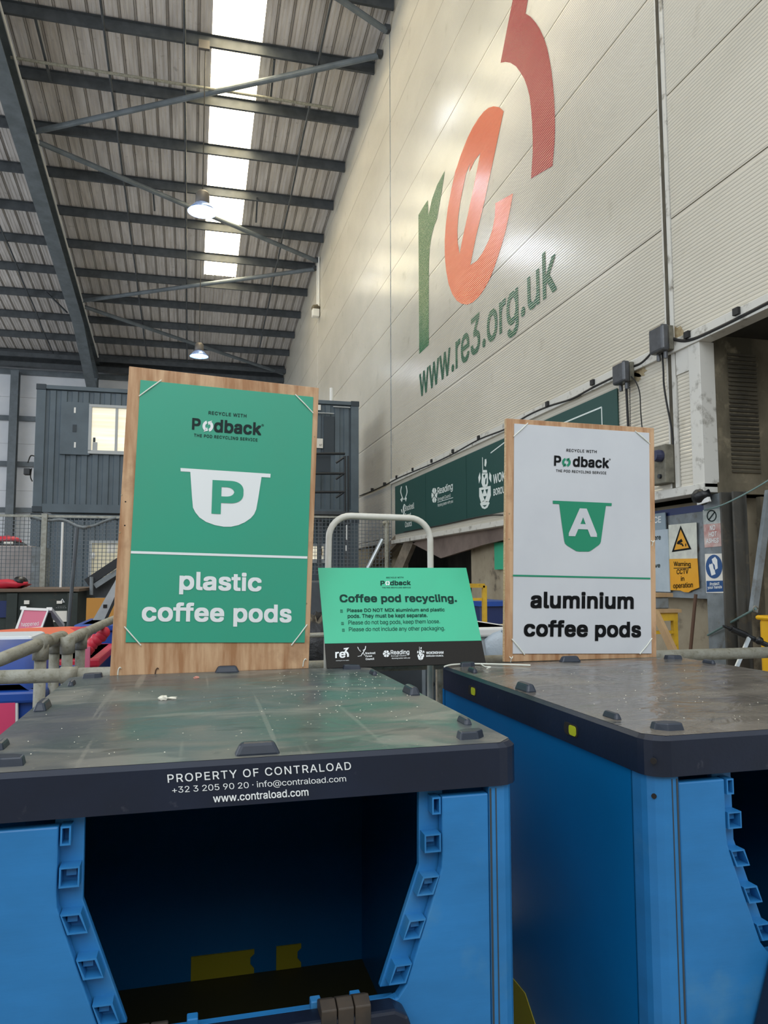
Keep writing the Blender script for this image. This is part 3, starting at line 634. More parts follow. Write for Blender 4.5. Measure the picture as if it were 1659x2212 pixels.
# control box behind the white sign
p0, p1 = onX(1400, 1000, XW - 0.1), onX(1437, 1000, XW - 0.1); zt_, zb_ = onX(1420, 963, XW - 0.1).z, onX(1420, 1046, XW - 0.1).z
r = thing('control_box', (XW - 0.06, (p0.y + p1.y) / 2, zb_), 'pale control box with a dark blue knob on the hung wall', 'box')
G().box((XW - 0.1, p1.y, zb_), (XW - 0.005, p0.y, zt_)).build('case', 'jbox_dusty', r, bevel=0.008)
k_ = onX(1428, 985, XW - 0.1); G().lathe([(0.05, 0), (0.055, 0.03), (0.045, 0.07)], (XW - 0.1, k_.y, k_.z), (-1, 0, 0), 16).build('knob', 'knob_blue', r, smooth=False)
k_ = onX(1427, 1029, XW - 0.1); G().lathe([(0.02, 0), (0.02, 0.02)], (XW - 0.1, k_.y, k_.z), (-1, 0, 0), 12).build('button', 'black_metal', r)
# ------------------------------------------------------------------ pallet boxes and lids
LW, LD, ZT, ZB = 0.975, 1.244, 1.08, 1.004
def rrect(x0, y0, x1, y1, r, n=4):
    out = []
    for cx, cy, a in ((x1 - r, y0 + r, -90), (x1 - r, y1 - r, 0), (x0 + r, y1 - r, 90), (x0 + r, y0 + r, 180)):
        for k in range(n + 1):
            t = math.radians(a + 90 * k / n); out.append((cx + r * math.cos(t), cy + r * math.sin(t)))
    return out
def lug(T, cx, cy, sx, sy, h, par):
    g = G(); b = [(-sx, -sy), (sx, -sy), (sx, sy), (-sx, sy)]; kx, ky = max(sx - h * 0.55, sx * 0.55), max(sy - h * 0.4, sy * 0.55)
    vs = [T(cx + x, cy + y, ZT - 0.002) for x, y in b] + [T(cx + (1 if x > 0 else -1) * kx, cy + (1 if y > 0 else -1) * ky, ZT + h) for x, y in b]
    g.add(vs, [(0, 3, 2, 1), (4, 5, 6, 7), (0, 1, 5, 4), (1, 2, 6, 5), (2, 3, 7, 6), (3, 0, 4, 7)]); return g.build('stacking_lug', 'lug_plastic', par, bevel=0.006)
def corner_lug(T, cx, cy, qx, qy, par):
    g = G(); h = 0.016; pts = [(-.028, -.02), (.01, -.02), (.03, .0), (.03, .02), (-.006, .02), (-.028, .006)]
    pts = [(x * qx, y * qy) for x, y in pts]
    bot = [T(cx + x, cy + y, ZT - 0.002) for x, y in pts]; top = [T(cx + x * .86, cy + y * .8, ZT + h) for x, y in pts]
    n = len(pts); fs = [tuple(range(n)), tuple(range(n, 2 * n))] + [(i, (i + 1) % n, (i + 1) % n + n, i + n) for i in range(n)]
    g.add(bot + top, fs); o = g.build('stacking_lug', 'lug_plastic', par, bevel=0.003)
    bm = bmesh.new(); bm.from_mesh(o.data); bmesh.ops.recalc_face_normals(bm, faces=bm.faces); bm.to_mesh(o.data); bm.free()
def make_lid(x0, y0, rot, top, label, slots, words):
    T = xf(rot, (x0, y0, 0)); r = thing('box_lid', T(LW / 2, LD / 2, ZB), label, 'lid', 'dark plastic box lids')
    g = G(); o_ = rrect(0, 0, LW, LD, 0.045); i_ = rrect(0.008, 0.008, LW - 0.008, LD - 0.008, 0.04); n = len(o_)
    vs = [T(x, y, ZB) for x, y in o_] + [T(x, y, ZT - 0.008) for x, y in o_] + [T(x, y, ZT) for x, y in i_] + [T(x, y, ZB) for x, y in i_] + [T(x, y, ZT - 0.014) for x, y in i_]
    fs = []
    for a, b in ((0, 1), (1, 2), (4, 3), (3, 0)):
        for i in range(n): j = (i + 1) % n; fs.append((a * n + i, a * n + j, b * n + j, b * n + i))
    fs.append(tuple(2 * n + i for i in range(n)))
    sk = G().add(vs, fs).build('skirt', 'navy_plastic', r, smooth=False)
    # dusty top: gridded so the moulded plastic can sag and wrinkle slightly
    g = G(); nx, ny = 30, 36; rnd = random.Random(int(x0 * 100))
    for j in range(ny + 1):
        for i in range(nx + 1):
            u, v = i / nx, j / ny; e = min(u, 1 - u, v, 1 - v); z = ZT + 0.0006 + 0.0026 * min(1, e * 10) + ((0.0016 if words else 0.0022) * math.sin(u * 17 + 2 * math.sin(v * 9)) * math.sin(v * 13 + u * 4) + rnd.uniform(-.0005, .0005)) * min(1, e * 8) - 0.004 * min(1, e * 4) * 0
            g.v.append(T(0.0082 + u * (LW - 0.0164), 0.0082 + v * (LD - 0.0164), z))
    keep = set()
    for j in range(ny):
        for i in range(nx):
            if (i in (0, nx - 1)) and (j in (0, ny - 1)): continue
            a = j * (nx + 1) + i; g.f.append((a, a + 1, a + nx + 2, a + nx + 1))
    for ci, cj, qi, qj in ((0, 0, 1, 1), (nx, 0, -1, 1), (nx, ny, -1, -1), (0, ny, 1, -1)):
        a = cj * (nx + 1) + ci + qi; b = (cj + qj) * (nx + 1) + ci; c = (cj + qj) * (nx + 1) + ci + qi; g.f.append((a, c, b) if qi * qj > 0 else (a, b, c))
    o = g.build('top_sheet', top, r, smooth=True); bm = bmesh.new(); bm.from_mesh(o.data); bmesh.ops.recalc_face_normals(bm, faces=bm.faces)
    bm.to_mesh(o.data); bm.free()
    if sum(p.normal.z for p in o.data.polygons) < 0:
        for p in o.data.polygons: p.flip()
    for cx, cy, qx, qy in ((0.08, 0.06, -1, 1), (LW - 0.08, 0.06, 1, 1), (LW - 0.08, LD - 0.065, 1, -1), (0.08, LD - 0.065, -1, -1)): corner_lug(T, cx, cy, qx, qy, r)
    lug(T, LW / 2, 0.034, 0.041, 0.016, 0.022, r); lug(T, LW / 2, LD - 0.034, 0.041, 0.016, 0.022, r)
    lug(T, 0.034, LD / 2, 0.016, 0.043, 0.022, r); lug(T, LW - 0.034, LD / 2, 0.016, 0.043, 0.022, r)
    for x in (0.04, LW - 0.04):
        for y in (0.2, 1.03): lug(T, x, y, 0.0095, 0.03, 0.015, r)
    for y, z in slots:
        g = G().slab([T(-0.0012, y + a, z + b) for a, b in rrect(-0.032, -0.014, 0.032, 0.014, 0.01, 3)], T(0.004, 0, 0) - T(0, 0, 0)); s = g.build('latch_slot', 'hole', r)
        G().slab([T(-0.0022, y - 0.009 + a, z - 0.0005 + b) for a, b in rrect(-0.0165, -0.0112, 0.0165, 0.0112, 0.007, 3)], T(0.0025, 0, 0) - T(0, 0, 0)).build('latch', 'slot_yellow', s)
    if words:
        n = (T(0, -1, 0) - T(0, 0, 0)); sf = Surf(T(0, 0, 0), n, (0, 1420, 1.9988))
        stext(sf, 'PROPERTY OF CONTRALOAD', (725, 541), (1516, 484), (722, 505), 'print_white', r, bold=0.006, space=1.12)
        stext(sf, '+32 3 205 90 20 · info@contraload.com', (745, 592), (1495, 541), (742, 558), 'print_white', r, bold=-0.006)
        stext(sf, 'www.contraload.com', (921, 626), (1332, 596), (919, 592), 'print_white', r, bold=0.012)
    else:
        k = T(-0.0, 0.06, 0)
        G().lathe([(0.006, 0), (0.006, 0.004)], T(0.012, 0.009, 1.035), T(-0.7, -0.7, 0) - T(0, 0, 0), 10).build('screw_hole', 'hole', r)
    return r
make_lid(-0.37, 1.338, 0.0, 'lid_dust_green', 'dusty dark lid with white lettering under the plastic coffee pods sign', [], True)
make_lid(0.8585, 1.3085, math.radians(0.5), 'lid_dust_brown', 'dusty dark lid with two yellow latches under the aluminium coffee pods sign', [(0.93, 1.037), (0.31, 1.037)], False)

def make_box(x0, y0, rot, label, flap_h):
    T = xf(rot, (x0, y0, 0)); D = lambda x, y, z: T(x, y, z) - T(0, 0, 0)
    r = thing('pallet_box', T(LW / 2, LD / 2, 0), label, 'box', 'blue folding pallet boxes')
    i0 = 0.008; zt = ZB - 0.002; xa, xb, ya, yb = i0, LW - i0, i0, LD - i0; th = 0.03
    # side and rear walls, rounded at the corners
    def rounded(corner, name, mt):
        pts = corner; g = G(); n = len(pts)
        g.add([T(x, y, 0.13) for x, y in pts] + [T(x, y, zt) for x, y in pts], [(i, (i + 1) % n, (i + 1) % n + n, i + n) for i in range(n)] + [tuple(range(n))[::-1], tuple(range(n, 2 * n))])
        return g.build(name, mt, r)
    R = 0.04
    def post(qx):                                   # front corner posts with vertical grooves
        X = lambda d: (xa + d) if qx < 0 else (xb - d)
        q = [(X(0), ya + R + 0.035)] + [(X(R - R * math.cos(math.radians(t))), ya + R - R * math.sin(math.radians(t))) for t in (0, 22, 45, 67, 90)] + [(X(0.056), ya), (X(0.056), ya + 0.03), (X(0.03), ya + R + 0.035)]
        if qx < 0: pass
        else: q = q[::-1]
        p = rounded(q, 'corner_post', 'box_blue')
        for d, wd in ((0.042, 0.0022), (0.053, 0.004)):
            G().slab([T(X(d) + a, ya - 0.0008, b) for a, b in ((-wd / 2, 0.14), (wd / 2, 0.14), (wd / 2, zt - 0.004), (-wd / 2, zt - 0.004))], D(0, 0.002, 0)).build('groove', 'cont_dark', p)
        if qx < 0: G().lathe([(0.005, 0), (0.005, 0.002)], T(X(0.0105), ya + 0.013, 0.965), D(-0.75, -0.66, 0), 14).build('rivet_hole', 'hole', p)
    post(-1); post(1)
    for nm, lo, hi in (('side_wall', (xa, ya + R + 0.03), (xa + th, yb - 0.02)), ('side_wall', (xb - th, ya + R + 0.03), (xb, yb - 0.02)), ('rear_wall', (xa, yb - th), (xb, yb))):
        rounded([(lo[0], lo[1]), (hi[0], lo[1]), (hi[0], hi[1]), (lo[0], hi[1])], nm, 'box_blue_side')
    # front panel with the tapered opening
    cx = LW / 2 + 0.007; hw, zk, sl, zo = 0.325, 0.863, 0.36, 0.645
    fx0, fx1 = xa + 0.057, xb - 0.057
    def half(z): return hw if z >= zk else hw - sl * (zk - z)
    def side(q):                                    # one cheek of the front panel
        c = lambda d: cx + q * d
        inner = [(c(hw), zt - 0.012), (c(hw), zk + 0.02), (c(hw - 0.002), zk), (c(half(0.80)), 0.80), (c(half(0.70)), 0.70), (c(half(0.672)), 0.672), (c(half(0.672) - 0.016), 0.652), (c(half(0.672) - 0.04), 0.645)]
        outer = [(c(0.06), 0.645), (c(0.06), 0.13), (fx1 if q > 0 else fx0, 0.13), (fx1 if q > 0 else fx0, zt - 0.012)]
        return inner + outer
    for q in (-1, 1):
        pts = side(q)
        G().slab([T(x, ya, z) for x, z in pts], D(0, 0.022, 0)).build('front_panel', 'box_blue', r, bevel=0.003)
        # recessed flange round the opening and its latch pockets
        c = lambda d: cx + q * d
        fl = [(c(hw + 0.01), zt - 0.004), (c(hw + 0.01), zk), (c(half(0.66) + 0.012), 0.66), (c(half(0.66) - 0.038), 0.66), (c(hw - 0.037), zk), (c(hw - 0.036), zt - 0.004)]
        f = G().slab([T(x, ya + 0.026, z) for x, z in fl], D(0, 0.014, 0)).build('opening_flange', 'box_blue', r, bevel=0.002)
        for k, zc in enumerate((0.975, 0.910, 0.837, 0.765, 0.692)):
            hh = 0.016 if k else 0.015; w_ = 0.031 if k else 0.016; t = 0.0028
            za, zb = zc - hh, zc + hh; ea, eb = half(za) - 0.003, half(zb) - 0.003
            ring_o = [(c(ea), za), (c(ea - w_), za), (c(eb - w_), zb), (c(eb), zb)]
            ring_i = [(c(ea - t), za + t), (c(ea - w_ + t), za + t), (c(eb - w_ + t), zb - t), (c(eb - t), zb - t)]
            g = G(); n = 4
            for y_ in (ya - 0.002, ya + 0.027):
                g.v += [T(x, y_, z) for x, z in ring_o] + [T(x, y_, z) for x, z in ring_i]
            for i in range(4):
                j = (i + 1) % 4
                g.f += [(i, j, 4 + j, 4 + i), (8 + i, 12 + i, 12 + j, 8 + j), (i, 8 + i, 8 + j, j), (4 + i, 4 + j, 12 + j, 12 + i)]
            if k: g.slab([T(c(d), y_, z) for d, y_, z in ((eb - w_ * .3, ya + 0.012, zc + hh - 0.004), (eb - w_ * .8, ya + 0.012, zc + hh - 0.004), (eb - w_ * .8, ya + 0.012, zc - hh * .1), (eb - w_ * .3, ya + 0.012, zc - hh * .1))], D(0, 0.012, 0))
            g.build('latch_pocket', 'box_blue', r)
    # sill, dropped door with hinges
    pts = [(cx - 0.24, 0.13), (cx + 0.24, 0.13), (cx + 0.24, 0.64), (cx - 0.24, 0.64)]
    G().slab([T(x, ya + 0.012, z) for x, z in pts], D(0, 0.03, 0)).build('front_panel', 'box_blue', r)
    sill = G().slab([T(x, ya - 0.002, z) for x, z in ((cx - 0.235, 0.641), (cx + 0.235, 0.641), (cx + 0.235, 0.652), (cx - 0.235, 0.652))], D(0, 0.012, 0)).build('sill', 'box_blue', r, bevel=0.002)
    for x in (cx - 0.11, cx + 0.095, cx + 0.165):
        G().slab([T(x + a, ya - 0.004, b) for a, b in ((-0.009, 0.65), (0.009, 0.65), (0.009, 0.668), (-0.009, 0.668))], D(0, 0.02, 0)).build('sill_clip', 'box_blue', sill, bevel=0.002)
    wt, dz = 0.253, flap_h + 0.018
    pts = [(cx - wt + 0.03, dz), (cx + wt - 0.03, dz), (cx + wt - 0.008, dz - 0.012), (cx + wt, dz - 0.035), (cx + wt + 0.075, dz - 0.24), (cx + wt + 0.075, dz - 0.37), (cx - wt - 0.075, dz - 0.37), (cx - wt - 0.075, dz - 0.24), (cx - wt, dz - 0.035), (cx - wt + 0.008, dz - 0.012)]
    fl = G().slab([T(x, ya - 0.05, z) for x, z in pts], D(0, 0.045, 0)).build('drop_door', 'navy_plastic', r, bevel=0.006)
    for x in (cx + 0.138, cx - 0.19):
        g = G()
        for a, b in ((-0.042, -0.016), (-0.014, 0.013), (0.015, 0.042)): g.slab([T(x + a, ya - 0.052, dz - 0.03), T(x + a, ya - 0.004, dz - 0.03), T(x + a, ya - 0.004, 0.672), T(x + a, ya - 0.03, 0.684), T(x + a, ya - 0.052, 0.676)], D(b - a, 0, 0))
        g.build('hinge', 'hinge_dark', r, bevel=0.002)
    # yellow pallet base with feet and floor, rear gate with yellow slots inside
    g = G(); g.slab([T(x, y, 0.085) for x, y in ((xa, ya), (xb, ya), (xb, yb), (xa, yb))], (0, 0, 0.045))
    for x in (xa, cx - 0.07, xb - 0.14):
        for y in (ya, LD / 2 - 0.07, yb - 0.14): g.slab([T(x + a, y + b, 0) for a, b in ((0, 0), (.14, 0), (.14, .14), (0, .14))], (0, 0, 0.085))
    g.slab([T(xa - 0.002, y, z) for y, z in ((0.34, 0.1), (1.0, 0.1), (0.93, 0.31), (0.6, 0.31))], D(0.006, 0, 0))
    g.build('pallet_base', 'box_yellow', r)
    G().slab([T(x, y, 0.1305) for x, y in ((xa + th, ya + 0.045), (xb - th, ya + 0.045), (xb - th, yb - th - 0.001), (xa + th, yb - th - 0.001))], (0, 0, 0.004)).build('floor_panel', 'box_floor_shaded', r)
    yi = yb - th
    g = G()
    for x0_, x1_ in ((0.39, 0.585), (0.655, 0.735)):
        g.slab([T(a, yi - 0.006, b) for a, b in ((x0_, 0.136), (x1_, 0.136), (x1_, 0.15), (x1_ - 0.012, 0.165), (x1_ - 0.012, 0.185), (x1_, 0.195), (x1_, 0.208), (x0_, 0.208))], D(0, 0.0055, 0))
    g.build('base_tab', 'box_yellow', r)
    return r
make_box(-0.37, 1.338, 0.0, 'blue pallet box with dropped front door under the white-lettered lid', 0.642)
make_box(0.8585, 1.3085, math.radians(0.5), 'blue pallet box with yellow latches, cut by the photo edge', 0.642)

# debris and a loose cable tie on the lids
p = onZ(352, 1512, ZT + 0.003); tag(G().blob(p + Vector((0, 0, 0.005)), 0.012, 0.008, 0.006, 0.3, 9, 3).blob(p + Vector((0.022, 0.006, 0.003)), 0.014, 0.004, 0.003, 0.3, 8, 5).build('plaster_crumb', 'crumb'), 'white plaster crumb lying on the white-lettered lid', 'crumb')
p = onZ(424, 1466, ZT + 0.003); tag(G().blob(p + Vector((0, 0, 0.003)), 0.01, 0.005, 0.004, 0.3, 8, 8).build('plaster_crumb', 'crumb_pink'), 'small pinkish crumb near the foot of the green plywood sign', 'crumb')
rnd = random.Random(11); g = G()
for k in range(150):
    px = rnd.gauss(790, 110); py = 1452 + abs(rnd.gauss(0, 45))
    p = onZ(px, py, ZT + 0.005)
    if p.x > 0.57 or p.x < -0.34 or p.y > 2.54 or p.y < 1.37: continue
    g.blob(p, rnd.uniform(.0008, .0024), rnd.uniform(.0008, .0024), .001, 0.2, 5, k)
for k in range(60):
    p = onZ(rnd.uniform(1000, 1640), rnd.uniform(1442, 1560), ZT + 0.005)
    if p.x < 0.9 or p.y < 1.36 or p.y > 2.5 or p.x > 1.8: continue
    g.blob(p, rnd.uniform(.0008, .002), rnd.uniform(.0008, .002), .001, 0.2, 5, k)
for k in range(40):
    p = onZ(rnd.uniform(60, 700), rnd.uniform(1470, 1630), ZT + 0.005)
    if p.x < -0.33 or p.y < 1.4 or p.y > 2.5: continue
    g.blob(p, rnd.uniform(.0008, .0018), rnd.uniform(.0008, .0018), .001, 0.2, 5, k)
tag(g.build('dust_specks', 'crumb'), 'white specks of dust scattered over both lids', 'dust', kind='stuff')
pts = [onZ(x, y, ZT + 0.008) for x, y in ((960, 1440), (975, 1436), (1010, 1434), (1045, 1434), (1085, 1435), (1146, 1437))]
r = G().tube(smooth_path(pts, 4), 0.0028, 6).build('cable_tie', 'cord_white')
tag(r, 'loose white cable tie lying along the back of the latched lid', 'cable tie')
pts = [onZ(x, y, ZT + 0.009) for x, y in ((1038, 1434), (1048, 1440), (1060, 1441), (1052, 1444))]
G().tube(smooth_path(pts, 3), 0.0022, 5).build('tie_tail', 'cord_white', r)

# ------------------------------------------------------------------ scaffold rail behind the boxes
RY = 2.845
def rail_seg(a, b, rr, tx):
    A, B = onY(*a, RY), onY(*b, RY); B.z = A.z = (A.z + B.z) / 2
    return A, B
r = thing('scaffold_rail', (0.5, RY, 1.053), 'long galvanised scaffold rail crossing behind both pallet boxes', 'rail')
A = onY(0, 1466, RY); A = Vector((-1.4, RY, 1.053)); B = Vector((2.9, RY, 1.053))
G().tube([A, B], 0.0242, 16).build('tube', 'galv_pipe', r, smooth=True)
c0, c1_ = onY(130, 1460, RY), onY(168, 1460, RY); G().tube([(c0.x, RY, 1.053), (c1_.x, RY, 1.053)], 0.029, 16).build('coupler', 'galv_pipe', r, smooth=True)
for x in (-1.38, 2.88): G().tube([(x, RY, 0), (x, RY, 1.03)], 0.0242, 14).build('post', 'galv_pipe', r, smooth=True)
# sloping handrail with clamped posts, going away from the camera
def mixp(pts, X): return [onX(x, y, X) for x, y in pts]
HX = -0.86
r = thing('handrail', (HX, 3.3, 0), 'galvanised handrail with clamped posts leading away from the scaffold rail', 'handrail')
def post_at(px, ptop, pbot, Y, rad, nm='post'):
    t = onY(px, ptop, Y); b = onY(px, pbot, Y)
    o = G().tube([(t.x, Y, 0.0), (t.x, Y, t.z)], rad, 12).build(nm, 'galv_pipe', r, smooth=True)
    return t
ys = {}
for px, py, Y in ((88, 1405, 3.1), (118, 1392, 3.5), (146, 1392, 3.35), (174, 1385, 3.75)):
    t = post_at(px, py, 1500, Y, 0.0215)
    G().tube([(t.x, Y, t.z - 0.035), (t.x, Y, t.z + 0.03)], 0.029, 12).build('clamp', 'galv_pipe', r, smooth=True)
    ys[px] = t
def rail_pts(l): return [onY(x, y, Y) for x, y, Y in l]
pp = rail_pts([(-60, 1442, 2.9), (0, 1425, 2.95), (92, 1388, 3.1), (128, 1378, 3.5)])
G().tube(pp, 0.0242, 14).build('tube', 'galv_pipe', r, smooth=True)
pp = rail_pts([(143, 1412, 3.35), (144, 1398, 3.35), (148, 1386, 3.36), (158, 1379, 3.4), (175, 1371, 3.75), (250, 1336, 5.2), (330, 1304, 7.0)])
G().tube(smooth_path(pp, 4), 0.0242, 14).build('tube', 'galv_pipe', r, smooth=True)
for l in ([(84, 1391, 3.08), (100, 1385, 3.15)], [(118, 1382, 3.45), (134, 1377, 3.55)], [(168, 1375, 3.7), (181, 1369, 3.85)]):
    G().tube(rail_pts(l), 0.029, 14).build('clamp', 'galv_pipe', r, smooth=True)

# white hoop of a trolley
HY = 2.803
r = thing('trolley_handle', (0.67, HY, 0), 'white tubular hoop handle standing behind the small mint sign', 'handle')
L0, R0 = onY(709, 1225, HY), onY(930, 1225, HY); top = onY(820, 1115.5, HY).z; rr = 0.0122; R = 0.085
pts = [Vector((L0.x - 0.012, HY, 0.1)), Vector((L0.x - 0.004, HY, 1.05)), Vector((L0.x, HY, 1.425)), Vector((L0.x + 0.002, HY, top - R))]
for k in range(1, 9): a = math.pi / 2 * k / 8; pts.append(Vector((L0.x + 0.002 + R - R * math.cos(a), HY, top - R + R * math.sin(a))))
xr = R0.x
for k in range(0, 9): a = math.pi / 2 * k / 8; pts.append(Vector((xr - R + R * math.sin(a), HY, top - 0.004 - R + R * math.cos(a))))
pts += [Vector((xr, HY, 1.425)), Vector((xr - 0.004, HY, 1.05)), Vector((xr - 0.012, HY, 0.1))]
G().tube(pts, rr, 16).build('tube', 'hoop_paint', r, smooth=True)
G().box((L0.x - 0.05, HY - 0.05, 0.06), (xr + 0.05, HY + 0.42, 0.1)).build('platform', 'hoop_paint', r)

# ------------------------------------------------------------------ the three signs
def disc(sf, x, y, rx, ry, n=14): return arc(x, y, rx, ry, 0, 360, n)[:-1]
def recycle_o(sf, cx, cy, R, mt, par, sl=0.06):
    """letter o made of two arrows chasing each other round a ring"""
    f = lambda a, q: (cx + R * q * math.cos(math.radians(a)), cy + R * q * 1.05 * math.sin(math.radians(a)))
    ps = []
    for s in (0, 180):
        ps.append([f(a + s, 1.0) for a in range(-60, 76, 15)] + [f(a + s, 0.48) for a in range(75, -61, -15)])
        ps.append([f(-50 + s, 1.28), f(-92 + s, 0.78), f(-50 + s, 0.22)])
    return spoly(sf, ps, 'logo', mt, par)
def plate(corners, sf, th, name, mt, par, bevel=0.0015):
    return G().slab([sf.at(*c) for c in corners], -sf.n * th).build(name, mt, par, bevel=bevel)
def cords(sf, l, par, mt='cord_white'):
    for a, b in l: G().tube([sf.at(*a, 0.001), (sf.at(*a, 0.004) + sf.at(*b, 0.004)) / 2, sf.at(*b, 0.001)], 0.0021, 6).build('corner_cord', mt, par)
def screws(sf, l, par, mt='screw', rad=0.003):
    for a in l: G().lathe([(rad, 0), (rad * .7, 0.0012)], sf.at(*a, 0.0), sf.n, 8).build('screw', mt, par)

# green sign, plastic coffee pods
yw = math.radians(3.0); n = Vector((math.sin(yw), -math.cos(yw), 0))
C = (230, 780, 3.16); base = (onZ(237, 1460, ZT) + onZ(667, 1444, ZT)) / 2
S = Surf(base, n, C); F = Surf(base + n * 0.0045, n, C)
sg = thing('sign_board', base, 'plywood sign with green panel reading plastic coffee pods', 'sign', 'plywood backed sorting signs')
plate([(22, 2150), (1380, 2098), (1450, 183), (155, 35)], S, 0.012, 'plywood_backing', 'plywood', sg)
P = plate([(130, 1920), (1353, 1922), (1412, 245), (232, 128)], F, 0.0045, 'printed_panel', 'sign_green', sg, 0.0005)
stext(F, 'RECYCLE WITH', (696, 364), (955, 386), (697, 341), 'print_navy', P, bold=0.012, space=1.1)
stext(F, 'P', (583, 467), (641, 472), (586, 388), 'print_navy', P, bold=0.026)
stext(F, 'dback', (732, 485), (1055, 508), (736, 397), 'print_navy', P, bold=0.026)
recycle_o(F, 692, 445, 37, 'print_white', P)
stext(F, '®', (1058, 444), (1074, 446), (1058, 430), 'print_navy', P)
stext(F, 'THE POD RECYCLING SERVICE', (597, 516), (1030, 549), (598, 495), 'print_navy', P, bold=0.012, space=1.1)
cup = [(505, 730), (1120, 770), (1118, 796), (1058, 792), (1036, 935), (1022, 1012), (1008, 1045), (985, 1072), (945, 1100), (900, 1120), (850, 1131), (800, 1131), (740, 1120), (680, 1098), (635, 1068), (606, 1032), (590, 1000), (583, 920), (572, 757), (506, 753)]
spoly(F, [cup], 'pod_icon', 'print_white', P)
stext(F, 'P', (716, 1042), (930, 1050), (724, 812), 'sign_green', P, bold=0.03, off=0.0024)
spoly(F, [[(167, 1296), (1371, 1333), (1370, 1349), (166, 1313)]], 'divider_line', 'print_white', P)
stext(F, 'plastic', (495, 1592), (1057, 1603), (500, 1432), 'print_white', P, bold=0.026)
stext(F, 'coffee pods', (239, 1808), (1262, 1815), (244, 1643), 'print_white', P, bold=0.026)
cords(F, [((222, 240), (375, 130)), ((1288, 228), (1410, 355)), ((122, 1812), (235, 1940)), ((1370, 1798), (1262, 1940))], sg)
screws(S, [(130, 960), (125, 1122)], sg, 'hole', 0.0026); screws(S, [(92, 1170), (104, 914), (1422, 515), (1366, 1655), (1345, 1330)], sg)
for a in ((85, 2108), (340, 2112), (1348, 2050)):
    p = [S.at(a[0] + dx, a[1] + dy, o_) for dx, dy, o_ in ((-8, 35, 0.001), (-4, 0, 0.004), (6, -18, 0.006), (14, -12, 0.003))]
    G().tube(smooth_path(p, 3), 0.002, 5).build('tie_end', 'cord_white' if a[0] != 340 else 'rust_pole', sg)

# white sign, aluminium coffee pods
yw = 0.0; n = Vector((0, -1, 0)); C = (1070, 880, 3.814); base = (onZ(1086, 1430, ZT) + onZ(1418, 1420, ZT)) / 2
S = Surf(base, n, C); F = Surf(base + n * 0.004, n, C)
sg = thing('sign_board', base, 'plywood sign with white panel reading aluminium coffee pods', 'sign', 'plywood backed sorting signs')
bk = plate([(74, 2098), (1328, 2060), (1308, 170), (90, 90)], S, 0.018, 'plywood_backing', 'plywood', sg)
bk.data.materials.append(M('plywood_edge'))
for p_ in bk.data.polygons:
    if abs(p_.normal.y) < 0.5: p_.material_index = 1
P = plate([(145, 2030), (1288, 2028), (1268, 210), (157, 133)], F, 0.004, 'printed_panel', 'sign_white', sg, 0.0005)
stext(F, 'RECYCLE WITH', (584, 365), (833, 377), (585, 341), 'print_black', P, bold=0.012, space=1.1)
stext(F, 'P', (482, 481), (540, 485), (484, 396), 'print_black', P, bold=0.026)
stext(F, 'dback', (637, 489), (935, 503), (640, 402), 'print_black', P, bold=0.026)
recycle_o(F, 584, 453, 36, 'print_green', P)
stext(F, '®', (935, 436), (949, 437), (935, 422), 'print_black', P)
stext(F, 'THE POD RECYCLING SERVICE', (498, 532), (912, 552), (499, 510), 'print_black', P, bold=0.012, space=1.1)
cup = [(472, 768), (958, 789), (956, 813), (910, 811), (888, 960), (868, 1105), (862, 1122), (850, 1135), (790, 1178), (768, 1188), (690, 1188), (665, 1184), (590, 1138), (574, 1122), (567, 1102), (545, 950), (525, 796), (473, 794)]
spoly(F, [cup], 'pod_icon', 'print_green', P)
stext(F, 'A', (600, 1060), (836, 1068), (604, 828), 'sign_white', P, bold=0.026, off=0.0024)
spoly(F, [[(143, 1378), (1276, 1403), (1276, 1417), (143, 1392)]], 'divider_line', 'print_green', P)
stext(F, 'aluminium', (288, 1655), (1138, 1663), (291, 1513), 'print_black', P, bold=0.03)
stext(F, 'coffee pods', (232, 1920), (1198, 1927), (236, 1748), 'print_black', P, bold=0.03)
cords(F, [((150, 240), (268, 130)), ((1150, 195), (1272, 300)), ((135, 1908), (240, 2037)), ((1290, 1902), (1190, 2032))], sg)
screws(S, [(115, 875), (113, 1085), (1282, 935)], sg)
for a in ((1292, 1110), (127, 2066)):
    p = [S.at(a[0] + dx, a[1] + dy, o_) for dx, dy, o_ in ((-3, 32, 0.001), (-1, 5, 0.005), (-12, -12, 0.004), (0, 2, 0.007), (12, -14, 0.004))]
    G().tube(smooth_path(p, 3), 0.0018, 5).build('tie_end', 'cord_white', sg)

# small leaning mint sign
L = math.radians(28.9); n = Vector((0, -math.cos(L), math.sin(L))); C = (660, 1080, 3.687); base = (onZ(706, 1443, ZT + 0.003) + onZ(1049, 1432, ZT + 0.003)) / 2
F = Surf(base, n, C); sg = thing('leaning_sign', base, 'mint green coffee pod recycling sign leaning back against the white hoop', 'sign')
P = plate([(153, 1144), (1402, 1120), (1280, 540), (100, 540)], F, 0.005, 'printed_panel', 'sign_mint', sg, 0.0006)
K = plate([(170, 1340), (1437, 1300), (1402, 1121), (153.5, 1145)], F, 0.005, 'logo_strip', 'strip_black', sg, 0.0006)
stext(F, 'RECYCLE WITH', (643, 625), (779, 623), (643, 614), 'print_dgreen', P, bold=0.01, space=1.1)
stext(F, 'P', (597, 682), (631, 681), (596, 645), 'print_dgreen', P, bold=0.026)
stext(F, 'dback', (673, 681), (838, 679), (672, 643), 'print_dgreen', P, bold=0.026)
recycle_o(F, 653, 664, 18, 'print_white', P)
stext(F, 'THE POD RECYCLING SERVICE', (610, 704), (837, 703), (610, 694), 'print_dgreen', P, bold=0.01, space=1.1)
